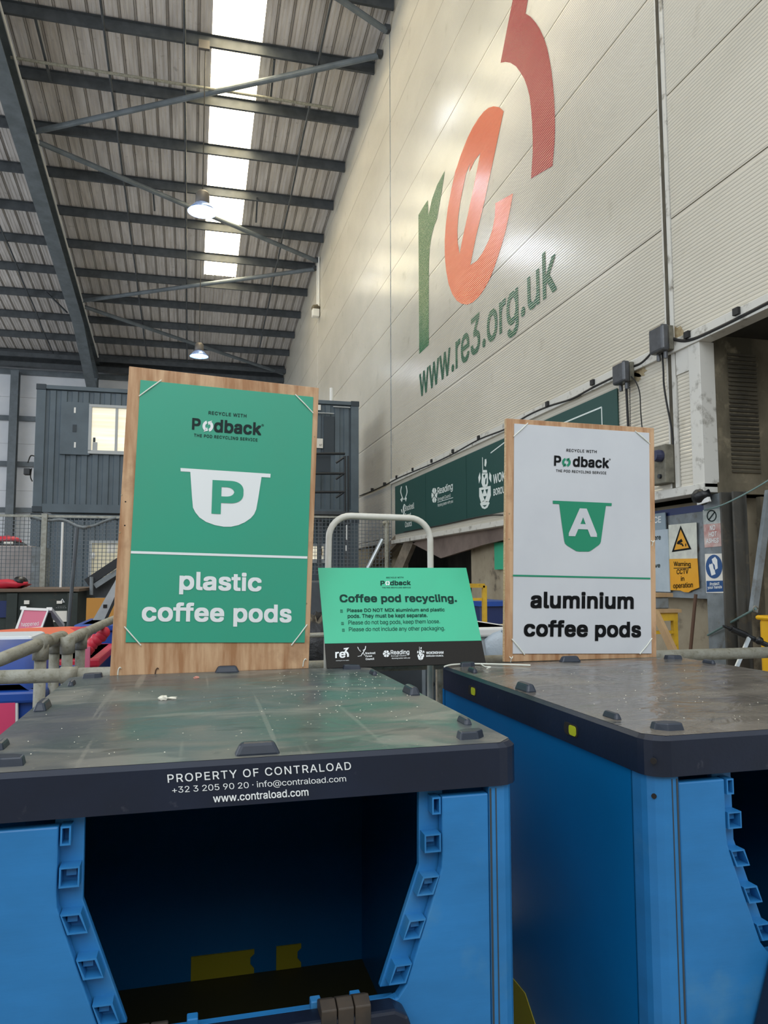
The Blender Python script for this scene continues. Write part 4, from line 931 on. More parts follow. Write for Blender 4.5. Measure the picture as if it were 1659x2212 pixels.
stext(F, 'Coffee pod recycling.', (273, 832), (1208, 828), (270, 752), 'print_dgreen', P, bold=0.026)
stext(F, 'Please DO NOT MIX aluminium and plastic', (331, 901), (1109, 894), (330, 866), 'print_dgreen', P, bold=0.014)
stext(F, 'pods. They must be kept separate.', (336, 948), (972, 941), (335, 910), 'print_dgreen', P, bold=0.014)
stext(F, 'Please do not bag pods, keep them loose.', (341, 1002), (1072, 991), (340, 961), 'print_dgreen', P, bold=-0.014)
stext(F, 'Please do not include any other packaging.', (346, 1056), (1111, 1046), (345, 1014), 'print_dgreen', P, bold=-0.014)
for x, y in ((286, 886), (294, 985), (301, 1038)):
    q = lambda a, b: (x + a, y + b)
    spoly(F, [[[q(-10, -11), q(9, -11), q(10, 11), q(-9, 11)], [q(-7.5, -8.5), q(6.8, -8.5), q(7.5, 8.5), q(-7, 8.5)]], [q(-5, -7), q(-3, -7), q(6, 7), q(4, 7)], [q(5, -7), q(3, -7), q(-6, 7), q(-4, 7)]], 'bullet_mark', 'print_dgreen', P)
stext(F, 're', (236, 1262), (318, 1258), (236, 1212), 'print_white', K, bold=0.022)
spoly(F, [[(303, 1182), (347, 1176), (325, 1205), (338, 1215), (345, 1230), (345, 1250), (330, 1252), (330, 1232), (322, 1220), (305, 1215), (320, 1190), (303, 1192)]], 'logo', 'print_white', K)
stext(F, 'working for our waste', (241, 1287), (346, 1283), (241, 1277), 'print_white', K)
def strokes(sf, ls, wd, par, mt='print_white'):
    ps = []
    for l in ls:
        l = smooth2(l, 3); ps.append([(x - wd, y - wd * .3) for x, y in l] + [(x + wd, y + wd * .3) for x, y in l[::-1]])
    return spoly(sf, ps, 'logo', mt, par)
o = strokes(F, [[(415, 1172), (422, 1190), (440, 1200)], [(478, 1165), (474, 1188), (456, 1200)], [(424, 1195), (440, 1210)], [(476, 1190), (462, 1206)], [(466, 1205), (452, 1225), (440, 1245)], [(415, 1248), (440, 1242), (447, 1232)], [(462, 1222), (470, 1240)]], 3, K); o['label'] = 'white stag emblem'
stext(F, 'Bracknell', (476, 1231), (556, 1228), (476, 1214), 'print_white', K, bold=0.02)
stext(F, 'Forest', (477, 1253), (530, 1251), (477, 1238), 'print_white', K, bold=0.02)
stext(F, 'Council', (478, 1277), (546, 1274), (478, 1260), 'print_white', K, bold=0.02)
hexlogo(F, 643, 1226, 28, 28, 'print_white', K)['label'] = 'white six-sided emblem'
stext(F, 'Reading', (678, 1242), (826, 1238), (677, 1197), 'print_white', K, bold=0.012)
stext(F, 'Borough Council', (681, 1252), (802, 1248), (681, 1238), 'print_white', K)
stext(F, 'Working better with you', (685, 1271), (832, 1266), (685, 1258), 'print_white', K, bold=0.01)
crest(F, 916, 1168, 1276, 30, 'print_white', K, 'strip_black')
stext(F, 'WOKINGHAM', (960, 1230), (1098, 1226), (959, 1209), 'print_white', K, bold=0.022)
stext(F, 'BOROUGH COUNCIL', (961, 1251), (1099, 1248), (960, 1238), 'print_white', K, bold=0.02)
# ------------------------------------------------------------------ container offices
CY_ = 15.5
def rectY(x0, y0, x1, y1, Y): a, b = onY(x0, y0, Y), onY(x1, y1, Y); return min(a.x, b.x), max(a.x, b.x), min(a.z, b.z), max(a.z, b.z)
def boxY(x0, y0, x1, y1, Y, d, g=None):
    a, b, c, e = rectY(x0, y0, x1, y1, Y); return (g or G()).box((a, Y, c), (b, Y + d, e))
def container(label, x0, x1, z0, z1, mt):
    r = thing('container_office', ((x0 + x1) / 2, CY_, z0), label, 'container', 'stacked container offices')
    g = G(); x = x0 + 0.16; pr = []
    while x < x1 - 0.2: pr += [(x, CY_ + 0.045), (x + 0.07, CY_ + 0.045), (x + 0.085, CY_ + 0.02), (x + 0.185, CY_ + 0.02)]; x += 0.2
    n = len(pr); g.add([(a, b, z0 + 0.14) for a, b in pr] + [(a, b, z1 - 0.1) for a, b in pr], [(i, i + 1, i + 1 + n, i + n) for i in range(n - 1)])
    g.box((x0 + 0.05, CY_ + 0.07, z0 + 0.1), (x1 - 0.05, CY_ + 2.4, z1 - 0.06)); g.build('corrugated_wall', mt, r)
    for a in (x0, x1 - 0.17): G().box((a, CY_, z0), (a + 0.17, CY_ + 0.17, z1)).build('corner_post', mt, r, bevel=0.006)
    for a in (x0 - 0.01, x1 - 0.17):
        for z in (z0 - 0.005, z1 - 0.1): G().box((a, CY_ - 0.012, z), (a + 0.18, CY_ + 0.16, z + 0.115)).build('corner_casting', 'cont_dark', r, bevel=0.01)
    G().box((x0 + 0.17, CY_, z1 - 0.075), (x1 - 0.17, CY_ + 0.06, z1)).build('top_rail', mt, r); G().box((x0 + 0.17, CY_, z0), (x1 - 0.17, CY_ + 0.06, z0 + 0.16)).build('bottom_rail', mt, r)
    return r
CX0, CX1 = onY(77, 900, CY_).x, onY(775, 900, CY_).x
c1o = container('upper dark grey container office with a lit window', CX0, CX1, 2.64, 5.11, 'cont_grey')
c2o = container('lower dark grey container office behind the wire mesh', CX0 - 0.02, CX1, 0.02, 2.6, 'cont_grey')
def window(par, x0, y0, x1, y1, mull, mt_in, Y=CY_ - 0.02):
    a, b, c, e = rectY(x0, y0, x1, y1, Y); t = 0.055
    g = G(); g.box((a, Y - 0.02, c), (b, Y + 0.05, c + t * 1.3)).box((a, Y - 0.02, e - t), (b, Y + 0.05, e)).box((a, Y - 0.02, c + t), (a + t, Y + 0.05, e - t)).box((b - t, Y - 0.02, c + t), (b, Y + 0.05, e - t))
    for mx in mull: m_ = onY(mx, y0, Y).x; g.box((m_ - 0.025, Y - 0.01, c + t), (m_ + 0.025, Y + 0.05, e - t))
    f = g.build('office_window', 'frame_grey', par, bevel=0.004)
    G().box((a + t, Y + 0.03, c + t), (b - t, Y + 0.034, e - t)).build('pane', mt_in, f)
    return f
wf = window(c1o, 193, 873, 334, 985, (253, 300), 'glass_warm')
boxY(200, 955, 210, 975, CY_ - 0.006, 0.003).build('desk_item', 'frame_grey', wf); boxY(201, 945, 206, 955, CY_ - 0.006, 0.003).build('desk_item', 'cont_dark', wf)
boxY(132, 867, 193, 983, CY_ - 0.03, 0.05).build('shutter', 'cont_grey', c1o, bevel=0.004)
g = G()
for y in (886, 961): boxY(160, y - 6, 163.5, y + 6, CY_ - 0.036, 0.006, g)
g.build('shutter_latch', 'white_paint', c1o); boxY(157, 917, 165, 933, CY_ - 0.04, 0.01).build('shutter_handle', 'cont_dark', c1o)
boxY(640, 945, 697.5, 968, CY_ - 0.03, 0.012).build('notice', 'paper', c1o)
NS = Surf((0, CY_ - 0.032, 0), (0, -1, 0)); 
text('NT', NS.at(690, 964), NS.at(696, 964), NS.at(690, 959.5), 'print_black', c1o, (0, -1, 0), off=0.001)
boxY(683, 874, 693, 886, CY_ - 0.04, 0.02).build('light_fitting', 'white_paint', c1o)
boxY(660, 889, 722, 894, CY_ - 0.06, 0.05).build('canopy_edge', 'frame_grey', c1o)
boxY(700, 899, 722, 980, CY_ - 0.012, 0.02).build('office_door', 'cont_dark', c1o)
p = onY(716, 868, CY_ + 0.1); G().tube([(p.x, CY_ + 0.1, 5.12), (p.x, CY_ + 0.1, p.z + 0.3)], 0.04, 10).build('aerial', 'white_paint', c1o)
boxY(720, 877, 757, 881, CY_ - 0.03, 0.03).build('cable_tray', 'frame_grey', c1o)
# landing and stair rails in front of the upper office door
r = thing('stair_landing', (onY(715, 1100, 14.3).x, 14.3, 2.6), 'dark steel landing with handrails outside the upper office', 'stairs')
boxY(640, 978, 714, 1020, 14.6, 0.03).build('rail_panel', 'cont_dark', r)
g = G()
for y in (980, 1023, 1063): a, b = onY(640, y, 14.4), onY(745, y, 14.4); g.tube([a, b], 0.025, 8)
for x in (745, 752): a, b = onY(x, 985, 14.4), onY(x, 1105, 14.4); g.tube([a, b], 0.022, 8)
for y in (1000, 1035, 1075): a, b = onY(726, y, 14.4), onY(743, y - 12, 14.4); g.tube([a, b], 0.02, 8)
g.build('handrail', 'black_metal', r)
boxY(640, 1103, 762, 1112, 14.2, 1.2).build('landing_deck', 'steel_dark', r)
for px in (690, 750): q = onY(px, 1110, 14.6); G().box((q.x - 0.04, 14.56, 0), (q.x + 0.04, 14.64, q.z)).build('support_post', 'steel_dark', r)
# lower office windows
window(c2o, 193, 1167, 262, 1260, (), 'office_dim'); f = window(c2o, 640, 1174, 704, 1216, (), 'glass_warm')
o = G().blob(onY(692, 1192, CY_ - 0.03), 0.05, 0.02, 0.09, 0.1, 10, 4).build('helmet', 'machine_yellow', f)
boxY(232, 1172, 250, 1195, CY_ + 0.005, 0.004).build('notice', 'paper', c2o)
p = onY(201, 1215, CY_); G().blob(onY(202, 1200, CY_ - 0.02), 0.04, 0.02, 0.07, 0.1, 8, 9).build('lamp_shade', 'white_paint', c2o)
# floodlight bracket on the far corner of the container
p = onY(62, 1010, 15.4); r = thing('floodlight', p, 'small dark floodlight on a bracket beside the container corner', 'lamp')
G().box((p.x - 0.08, 15.35, p.z - 0.14), (p.x + 0.03, 15.5, p.z - 0.02)).build('lamp_head', 'black_metal', r, bevel=0.01)
G().tube(smooth_path([onY(60, 1000, 15.42), onY(66, 985, 15.42), onY(74, 985, 15.42)]), 0.012, 6).tube(smooth_path([onY(68, 1012, 15.42), onY(66, 1030, 15.42), onY(70, 1040, 15.42)]), 0.012, 6).build('cable_loop', 'cable_black', r)

# ------------------------------------------------------------------ wire mesh screens
def mesh_screen(x0, x1, ytop, ybot, Y, label, pitch=0.05):
    a, b, c, e = rectY(x0, ytop, x1, ybot, Y); r = thing('mesh_screen', ((a + b) / 2, Y, c), label, 'fence')
    g = G(); x = a; t = 0.0035
    while x <= b: g.box((x - t, Y - t, c), (x + t, Y + t, e)); x += pitch
    z = c
    while z <= e: g.box((a, Y - t, z - t), (b, Y + t, z + t)); z += pitch
    g.build('wire_mesh', 'mesh_wire', r); G().box((a, Y - 0.02, e - 0.015), (b, Y + 0.02, e + 0.015)).build('top_bar', 'galv', r)
    return r, a, b, c, e
r, a, b, c, e = mesh_screen(-30, 285, 1113, 1300, 10.5, 'wire mesh screen with white post in front of the lower office', 0.05)
p0, p1 = onY(97, 1110, 10.44), onY(94, 1275, 10.44); G().box((p0.x - 0.032, 10.41, 0), (p0.x + 0.032, 10.47, p0.z)).build('post', 'galv', r)
r, a, b, c, e = mesh_screen(665, 846, 1116, 1240, 11.2, 'wire mesh screen behind the white hoop', 0.055)
p0 = onY(835, 1125, 11.1); g = G().tube([(p0.x, 11.1, 0), (p0.x, 11.1, p0.z)], 0.032, 10); g.tube([onY(826, 1131, 11.1), onY(840, 1129, 11.1)], 0.03, 10); g.build('post', 'galv_pipe', r)
g = G(); g.tube([onY(826, 1165, 11.0), onY(796, 1224, 11.0), onY(790, 1245, 11.0)], 0.03, 10); g.build('brace', 'alu', r)
boxY(748, 1134, 749.8, 1166, 11.0, 0.02).build('reflective_strip', 'white_paint', r); boxY(747, 1178, 748.8, 1190, 11.0, 0.02).build('reflective_strip', 'white_paint', r)
pts = [onY(x, y, 10.47) for x, y in ((71, 1117), (102, 1124), (137, 1123), (172, 1138), (200, 1136), (231, 1124), (250, 1118))]
tag(G().tube(smooth_path(pts, 4), 0.018, 8).build('draped_hose', 'steel_pale'), 'pale hose draped along the top of the wire mesh', 'hose')
a, b = onY(135.5, 1128, 9.9), onY(123.4, 1492, 9.9); tag(G().tube([a, b], 0.014, 8).build('pole', 'white_paint'), 'thin white pole standing in front of the wire mesh', 'pole')
a, b = onY(167, 1139, 7.6), onY(148, 1352, 7.6); tag(G().tube([b - (a - b) * 1.2, a], 0.017, 10).build('pole', 'steel_dark'), 'dark grey pole leaning in front of the dark skip', 'pole')

# ------------------------------------------------------------------ left yard things
def cuboid(x0, y0, x1, y1, Y, d, floor=True):
    a, b, c, e = rectY(x0, y0, x1, y1, Y); return a, b, (0 if floor else c), e
a, b, c, e = cuboid(-40, 1178, 67, 1275, 11.6, 0.9); r = G().box((a, 11.6, 0), (b, 12.3, e)).build('concrete_block_bay', 'grey_block', bevel=0.02); tag(r, 'grey block bay with a paler steel end behind the mesh', 'bay')
G().box((b, 11.55, 0), (b + 0.12, 12.3, e - 0.02)).build('end_plate', 'steel_pale', r)
p = onY(15, 1179, 11.7); r = thing('sack', p, 'red and white sack on a black tray on the grey block bay', 'sack')
G().slab([onY(-30, 1169, 11.65), onY(34, 1168, 11.65), onY(47, 1177, 11.65), onY(44, 1179, 11.65), onY(-30, 1179, 11.65)], (0, 0.5, 0)).build('tray', 'black_plastic', r)
G().blob(onY(14, 1168, 11.9), 0.2, 0.22, 0.075, 0.06, 14, 2).build('bag', 'red_plain', r, smooth=True); boxY(8, 1170, 28, 1176, 11.63, 0.015).build('paper_label', 'paper', r)
# skip
SY = 8.6; a, b, c, e = cuboid(-60, 1276, 160, 1375, SY, 1)
r = thing('skip', ((a + b) / 2, SY, 0), 'dark green steel skip with white labels and a rusty rim', 'skip')
G().slab([(a, SY, 0), (b, SY, 0), (b, SY, e), (a, SY, e)], (0, 1.7, 0)).build('body', 'skip_green', r, bevel=0.01)
G().box((a, SY - 0.05, e - 0.015), (b + 0.04, SY + 1.75, e + 0.015)).build('rim', 'rust_rim', r)
g = G()
for x in (28, 158): q = onY(x, 1300, SY).x; g.box((q - 0.05, SY - 0.05, 0), (q + 0.05, SY, e - 0.03))
g.build('stiffener', 'skip_green', r)
for q in ((52, 1297, 63, 1305), (122.5, 1298, 134, 1304)): boxY(*q, SY - 0.056, 0.01).build('paper_label', 'paper', r)
boxY(116, 1320, 144, 1343, SY - 0.03, 0.02).build('notice', 'paper', r)
SS = Surf((0, SY - 0.031, 0), (0, -1, 0), (0, 1150, 4.707))
boxY(0, 1298, 13, 1334, SY - 0.02, 0.02).build('sticker', 'bin_navy', r)
SS = Surf((0, SY - 0.004, 0), (0, -1, 0), (0, 1150, 4.707))
spoly(SS, [[[(634, 672), (660, 712), (606, 712)], [(634, 686), (648, 706), (620, 706)]]], 'logo', 'print_white', r)
for k, (xa_, xb_) in enumerate(((590, 665), (570, 690))): text('- - - - - - -', SS.at(xa_, 752 + k * 16), SS.at(xb_, 752 + k * 16), SS.at(xa_, 748 + k * 16), 'print_white', r, (0, -1, 0), off=0.001)
G().box((b + 0.02, SY + 0.2, e * 0.62), (b + 0.2, SY + 0.32, e * 0.7)).build('lifting_lug', 'skip_green', r)
ee = e
p = onY(15, 1270, SY + 0.3); tag(G().blob((p.x, SY + 0.35, ee + 0.06), 0.22, 0.15, 0.05, 0.2, 12, 5).build('crumpled_fabric', 'red_plain', smooth=True), 'crumpled red fabric on the rim of the dark skip', 'fabric')
p = onY(40, 1271, SY + 0.3); tag(G().blob((p.x, SY + 0.35, ee + 0.085), 0.075, 0.12, 0.06, 0.15, 12, 6).build('black_bundle', 'black_plastic', smooth=True), 'black bundle lying beside the red fabric on the skip', 'bundle')
tag(boxY(187, 1292, 245, 1560, 8.2, 0.05).build('board', 'orange_board'), 'orange-brown board standing right of the dark skip', 'board')
# galvanised channel and black arm
r = thing('steel_channel', onY(210, 1344, 6.4), 'pale galvanised channel with a square hole leaning behind the green sign', 'channel')
G().slab([onY(x, y, 6.4) for x, y in ((197, 1345), (223, 1343), (249, 1290), (262, 1262), (262, 1228), (247, 1258))], (0, 0.06, 0)).build('channel', 'alu', r)
boxY(223, 1306, 231, 1313, 6.39, 0.008).build('square_hole', 'hole', r)
G().slab([onY(x, y, 6.38) for x, y in ((223, 1343), (229, 1343), (262, 1272), (262, 1258))], (0, 0.03, 0)).build('edge', 'black_metal', r)
r = thing('loading_arm', onY(215, 1240, 9.2), 'black hydraulic arm sloping up behind the green sign', 'arm')
G().bar(onY(188, 1259, 9.2), onY(290, 1191, 9.2), 0.09, 0.09).build('arm', 'black_metal', r); G().bar(onY(205, 1266, 9.15), onY(290, 1211, 9.15), 0.05, 0.06).build('ram', 'steel_pale', r)
G().slab([onY(x, y, 9.3) for x, y in ((196, 1290), (196, 1262), (262, 1225), (262, 1290))], (0, 0.3, 0)).build('guard_plate', 'steel_dark', r)
G().tube([onY(198, 1246, 9.1), onY(197, 1285, 9.1)], 0.02, 8).build('stay', 'steel_pale', r)
# A-board
AY = 5.9; r = thing('pavement_sign', onY(75, 1360, AY), 'pink A-shaped pavement sign with white frame on the bins', 'sign')
FS = Surf((0, AY, 0), (0, -1, 0.28), (0, 1150, 4.707))
fr = [[(235, 765), (500, 775), (425, 985), (145, 1010)], [(246, 792), (478, 800), (415, 960), (180, 985)]]
G().slab([FS.at(*q) for q in fr[1]], -FS.n * 0.006).build('panel', 'pale_pink', r)
g = G(); o4, i4 = fr
for k in range(4): g.slab([FS.at(*o4[k], 0.006), FS.at(*o4[(k + 1) % 4], 0.006), FS.at(*i4[(k + 1) % 4], 0.006), FS.at(*i4[k], 0.006)], -FS.n * 0.025)
g.build('frame', 'white_paint', r)
t0, t1 = FS.at(500, 778), FS.at(235, 768); g = G()
for t in (t0, t1): g.bar(t, t + Vector((0.03, 0.42, -(t.z - FS.at(425, 985).z))), 0.04, 0.025)
g.build('rear_leg', 'white_paint', r); G().slab([t0 + Vector((0, 0.02, 0)), t1 + Vector((0, 0.02, 0)), t1 + Vector((0.03, 0.4, -0.36)), t0 + Vector((0.03, 0.4, -0.36))], (0, -0.004, 0)).build('rear_panel', 'black_metal', r)
G().box((t0.x - 0.34, AY - 0.02, t0.z - 0.02), (t0.x - 0.3, AY + 0.02, t0.z)).build('hinge', 'white_paint', r)
stext(FS, 'happened', (215, 968), (392, 958), (218, 915), 'print_white', r, off=0.002)
# bins
def bin_(name, x0, x1, y0, y1, ztop, label, body, rim, cat='bin'):
    r = thing(name, ((x0 + x1) / 2, (y0 + y1) / 2, 0), label, cat)
    g = G(); k = 0.05
    g.add([(x0 + k, y0 + k, 0.12), (x1 - k, y0 + k, 0.12), (x1 - k, y1 - k, 0.12), (x0 + k, y1 - k, 0.12), (x0, y0, ztop), (x1, y0, ztop), (x1, y1, ztop), (x0, y1, ztop)], [(0, 3, 2, 1), (4, 5, 6, 7), (0, 1, 5, 4), (1, 2, 6, 5), (2, 3, 7, 6), (3, 0, 4, 7)]); g.build('body', body, r, bevel=0.02)
    G().box((x0 - 0.03, y0 - 0.03, ztop - 0.05), (x1 + 0.03, y1 + 0.03, ztop)).build('rim', rim, r, bevel=0.012)
    for x in (x0 + 0.12, x1 - 0.12): G().lathe([(0.06, -0.02), (0.07, 0), (0.06, 0.02)], (x, y0 + 0.12, 0.07), (1, 0, 0), 14).build('wheel', 'black_plastic', r)
    return r
b1x = onY(78, 1420, 3.45).x
r = bin_('waste_bin', b1x - 1.15, b1x + 0.02, 3.42, 4.3, 0.93, 'blue communal bin with bulging lid beside the handrail posts', 'bin_blue', 'bin_blue')
zt_ = onY(10, 1392, 3.5).z; g = G(); nn = 10
x0, x1 = b1x - 1.17, b1x - 0.0
vs = []; fs = []
for i in range(nn + 1):
    t = i / nn; y = 3.4 + 0.92 * t; z = 0.93 + (zt_ - 0.93) * math.sin(math.pi * min(1, t * 1.2 + 0.02)) ** 0.7
    vs += [(x0, y, z), (x1 - 0.05, y, z), (x1, y, 0.92)]
for i in range(nn): k = i * 3; fs += [(k, k + 1, k + 4, k + 3), (k + 1, k + 2, k + 5, k + 4)]
g.add(vs, fs).build('lid', 'bin_blue', r, smooth=True)
G().box((x0, 3.9, zt_ - 0.05), (x1 - 0.1, 4.25, zt_ + 0.005)).build('lid_top', 'white_bin', r, bevel=0.02)
# framed pink notice on that bin
PS = Surf((0, 3.395, 0), (0, -1, 0), (0, 1150, 4.707)); r = thing('framed_notice', PS.at(80, 2000), 'white framed crimson notice fixed low on the blue communal bin', 'notice')
G().slab([PS.at(*q) for q in ((-300, 1660), (183, 1652), (183, 2110), (-300, 2110))], (0, 0.018, 0)).build('frame', 'white_paint', r, bevel=0.004)
G().slab([PS.at(*q, 0.002) for q in ((-260, 1716), (155, 1708), (155, 2060), (-260, 2060))], (0, 0.006, 0)).build('panel', 'pink', r)
# red lidded bin
BY = 4.75; bx = onY(222, 1370, BY).x
r = bin_('waste_bin', bx - 1.3, bx - 0.04, BY, BY + 1.0, 0.92, 'dark blue communal bin with open orange and red lid', 'bin_navy', 'red_plain')
zt_ = onY(120, 1356, BY + 0.6).z
lidp = [onY(x, y, Y) for x, y, Y in ((-20, 1384, 4.6), (0, 1377, 4.62), (60, 1372, 4.62), (140, 1375, 4.65), (190, 1377, 4.65), (200, 1354, 5.2), (150, 1353, 5.3), (60, 1356, 5.3), (-20, 1362, 5.2))]
G().slab(lidp, (0, 0.02, -0.045)).build('lid', 'lid_orange', r, bevel=0.008)
G().slab([onY(x, y, Y) for x, y, Y in ((-30, 1392, 4.5), (40, 1386, 4.5), (62, 1372, 4.6), (-30, 1380, 4.6))], (0, 0.02, -0.02)).build('lid_edge', 'lid_red', r)
G().slab([onY(x, y, Y) for x, y, Y in ((152, 1356, 5.1), (196, 1352, 5.1), (200, 1360, 4.9), (165, 1362, 4.9))], (0, 0.02, -0.03)).build('lid_panel', 'red_plain', r)
g = G(); 
for k, (x, y) in enumerate(((192, 1402), (200, 1390), (209, 1382), (218, 1374), (225, 1366))): g.blob(onY(x, y, 4.55), 0.034, 0.03, 0.034, 0.12, 10, k)
tag(g.build('red_bag', 'red_plain', smooth=True), 'crumpled red bag hanging over the corner of the open bin', 'bag')
g = boxY(181, 1398, 193, 1452, 4.5, 0.02); tag(g.build('striped_tape', 'pale_pink'), 'strip of red and white tape hanging below the red bag', 'tape')
BY2 = 5.85; x0, x1 = onY(170, 1360, BY2).x, onY(330, 1360, BY2).x
r = bin_('waste_bin', x0, x1, BY2, BY2 + 0.8, onY(220, 1348, BY2).z, 'blue bin close behind the green plywood sign', 'bin_blue', 'bin_blue')
# between the green sign and the mint sign
p = onY(682, 1345, 4.6); tag(G().blob((p.x, 4.6, 0.92), 0.16, 0.16, 0.24, 0.16, 16, 21).build('rubbish_bag', 'black_plastic', smooth=True), 'shiny black rubbish bag between the green sign and the mint sign', 'bag')
tag(G().box((p.x - 0.4, 4.4, 0), (p.x + 0.3, 4.9, 0.72)).build('crate', 'black_metal', bevel=0.01), 'dark crate carrying the shiny black rubbish bag', 'crate')
a, b = onY(655, 1373, 4.3), onY(712, 1371, 4.3); tag(G().tube([a, b], 0.014, 8).tube([(a.x + 0.02, 4.3, 0), (a.x + 0.02, 4.3, a.z)], 0.014, 8).tube([(b.x - 0.02, 4.3, 0), (b.x - 0.02, 4.3, b.z)], 0.014, 8).build('barrier', 'galv_pipe'), 'thin pale tubular barrier in front of the black rubbish bag', 'barrier')
boxq = boxY(640, 1255, 730, 1540, 8.0, 0.4); tag(boxq.build('machine_housing', 'steel_dark', bevel=0.02), 'dark machine housing below the lower office window', 'machine')
# things seen down through the gap between the two boxes
p = onY(938, 1470, 3.05); r = thing('trolley_column', (p.x, 3.05, 0), 'pale perforated steel column in the gap between the boxes', 'column')
boxY(919, 1436, 942, 1600, 3.05, 0.05).build('perforated_strip', 'steel_pale', r); a = onY(951, 1436, 3.04); G().tube([(a.x, 3.04, 0), (a.x, 3.04, 1.04)], 0.014, 10).build('tube', 'galv_pipe', r)
k_ = onY(929, 1477, 3.04); G().lathe([(0.012, 0), (0.014, 0.02)], (k_.x, 3.04, k_.z), (0, -1, 0), 12).build('knob', 'black_plastic', r)
a = onY(850, 1445, 3.3); b = onY(925, 1445, 3.3); tag(G().box((a.x - 0.15, 3.3, 0), (b.x + 0.02, 3.35, 1.0)).build('board', 'steel_dark'), 'dark board standing in the gap behind the two boxes', 'board')

# ------------------------------------------------------------------ under the hung wall, behind the mint and white signs
def onS(pts, X): return [onX(x, y, X) for x, y in pts]
r = G().slab(onS([(892, 1175), (926, 1150), (1000, 1135), (1087, 1122), (1092, 1165), (1040, 1178), (952, 1206)], 4.1), (0.12, 0, 0.02)).build('sagging_sheet', 'tarp_brown'); tag(r, 'brown sheet sagging out under the green banner', 'sheet')
tag(G().bar(onX(860, 1166, 4.05), onX(798, 1232, 3.85), 0.1, 0.2).build('timber_baulk', 'timber_grey'), 'weathered timber baulk leaning out under the banner, the lower of two', 'timber')
tag(G().bar(onX(890, 1165, 4.12), onX(858, 1240, 3.95), 0.1, 0.26).build('timber_baulk', 'timber_grey'), 'weathered timber baulk leaning steeply under the banner beside the dark hollow', 'timber')
a, b = onX(1078, 1205, 4.28), onX(1088, 1230, 4.28); tag(G().box((4.25, min(a.y, b.y) - 0.1, b.z), (4.29, a.y + 0.1, onX(1080, 1172, 4.28).z)).build('notice', 'sign_mint'), 'small green notice on the stained concrete wall beside the white sign', 'notice')
# yellow frame, blue bin, yellow tray, white bin
YY = 5.2; r = thing('yellow_gantry', onY(1045, 1352, YY), 'yellow steel frame standing over the blue crate', 'frame')
g = G(); pr_ = [onY(x, y, YY) for x, y in ((1045, 1352), (1046, 1265), (985, 1265))]
g.bar(Vector((pr_[0].x, YY, 0)), pr_[1], 0.03, 0.03).bar(pr_[1], pr_[2], 0.03, 0.03).bar(pr_[2], Vector((pr_[2].x, YY, 0)), 0.03, 0.03)
g.bar(pr_[1] + Vector((0, 0.02, -0.1)), pr_[2] + Vector((0, 0.02, -0.1)), 0.02, 0.02); g.build('frame', 'yellow_paint', r)
a, b, c, e = rectY(1038, 1302, 1110, 1350, 6.0); r = G().box((a, 6.0, 0), (b, 6.6, e)).build('crate', 'bin_navy', bevel=0.02); tag(r, 'navy blue crate beside the yellow frame', 'crate'); G().box((a - 0.02, 5.97, e - 0.03), (b + 0.02, 6.63, e + 0.01)).build('rim', 'bin_blue', r)
r = G().slab([onY(x, y, Y) for x, y, Y in ((1048, 1366, 4.7), (1095, 1366, 4.7), (1095, 1347, 5.0), (1060, 1350, 5.0), (1050, 1356, 4.85))], (0, 0, -1.02)).build('hopper', 'yellow_paint'); tag(r, 'yellow hopper between the mint sign and the white sign', 'hopper')
a, b, c, e = rectY(1010, 1356, 1110, 1420, 3.9); r = bin_('white_crate', a, b, 3.9, 4.5, e - 0.0, 'white plastic bin lined with a clear bag between the two signs', 'white_bin', 'white_paint')
g = G().blob(((a + b) / 2 + 0.05, 3.87, e - 0.12), 0.1, 0.03, 0.1, 0.15, 12, 14); g.build('clear_liner', 'bag_clear', r, smooth=True)
# panels and signs beside the steel column
X5 = 4.15; PX_ = Surf((X5, 0, 0), (-1, 0, 0), (1380, 1000, 4.81))
ya, yb_ = onX(1405, 1180, X5).y, onX(1525, 1180, X5).y
r = G().box((X5, yb_, 1.2), (4.28, ya + 0.35, 1.98)).build('sign_board', 'steel_pale'); tag(r, 'grey steel backing panel under the hung wall carrying warning signs', 'panel')
G().box((X5 - 0.002, yb_, 1.93), (X5 + 0.02, ya + 0.3, 1.99)).build('top_edge', 'bin_navy', r)
# information board
IX = X5 - 0.03; IS = Surf((IX, 0, 0), (-1, 0, 0), (1380, 1000, 4.81)); a = IS.at(285, 900); r = thing('information_board', (IX, a.y + 0.35, IS.at(300, 1340).z), 'pale blue information board half hidden by the white sign', 'sign')
y1_ = a.y; zt_, zm_, zb_ = IS.at(285, 512).z, IS.at(285, 688).z, IS.at(300, 1340).z
G().box((IX, y1_, zm_), (IX + 0.01, y1_ + 0.75, zt_)).build('header', 'info_blue', r); G().box((IX, y1_ - 0.03, zb_), (IX + 0.01, y1_ + 0.75, zm_)).build('panel', 'info_pale', r)
for s, q in (('CE', ((158, 628), (232, 620), (158, 560))), ('ere', ((160, 802), (229, 797), (160, 762))), ('ve', ((168, 1090), (222, 1086), (168, 1054)))): stext(IS, s, *q, 'print_white' if s == 'CE' else 'print_navy', r, bold=0.02)
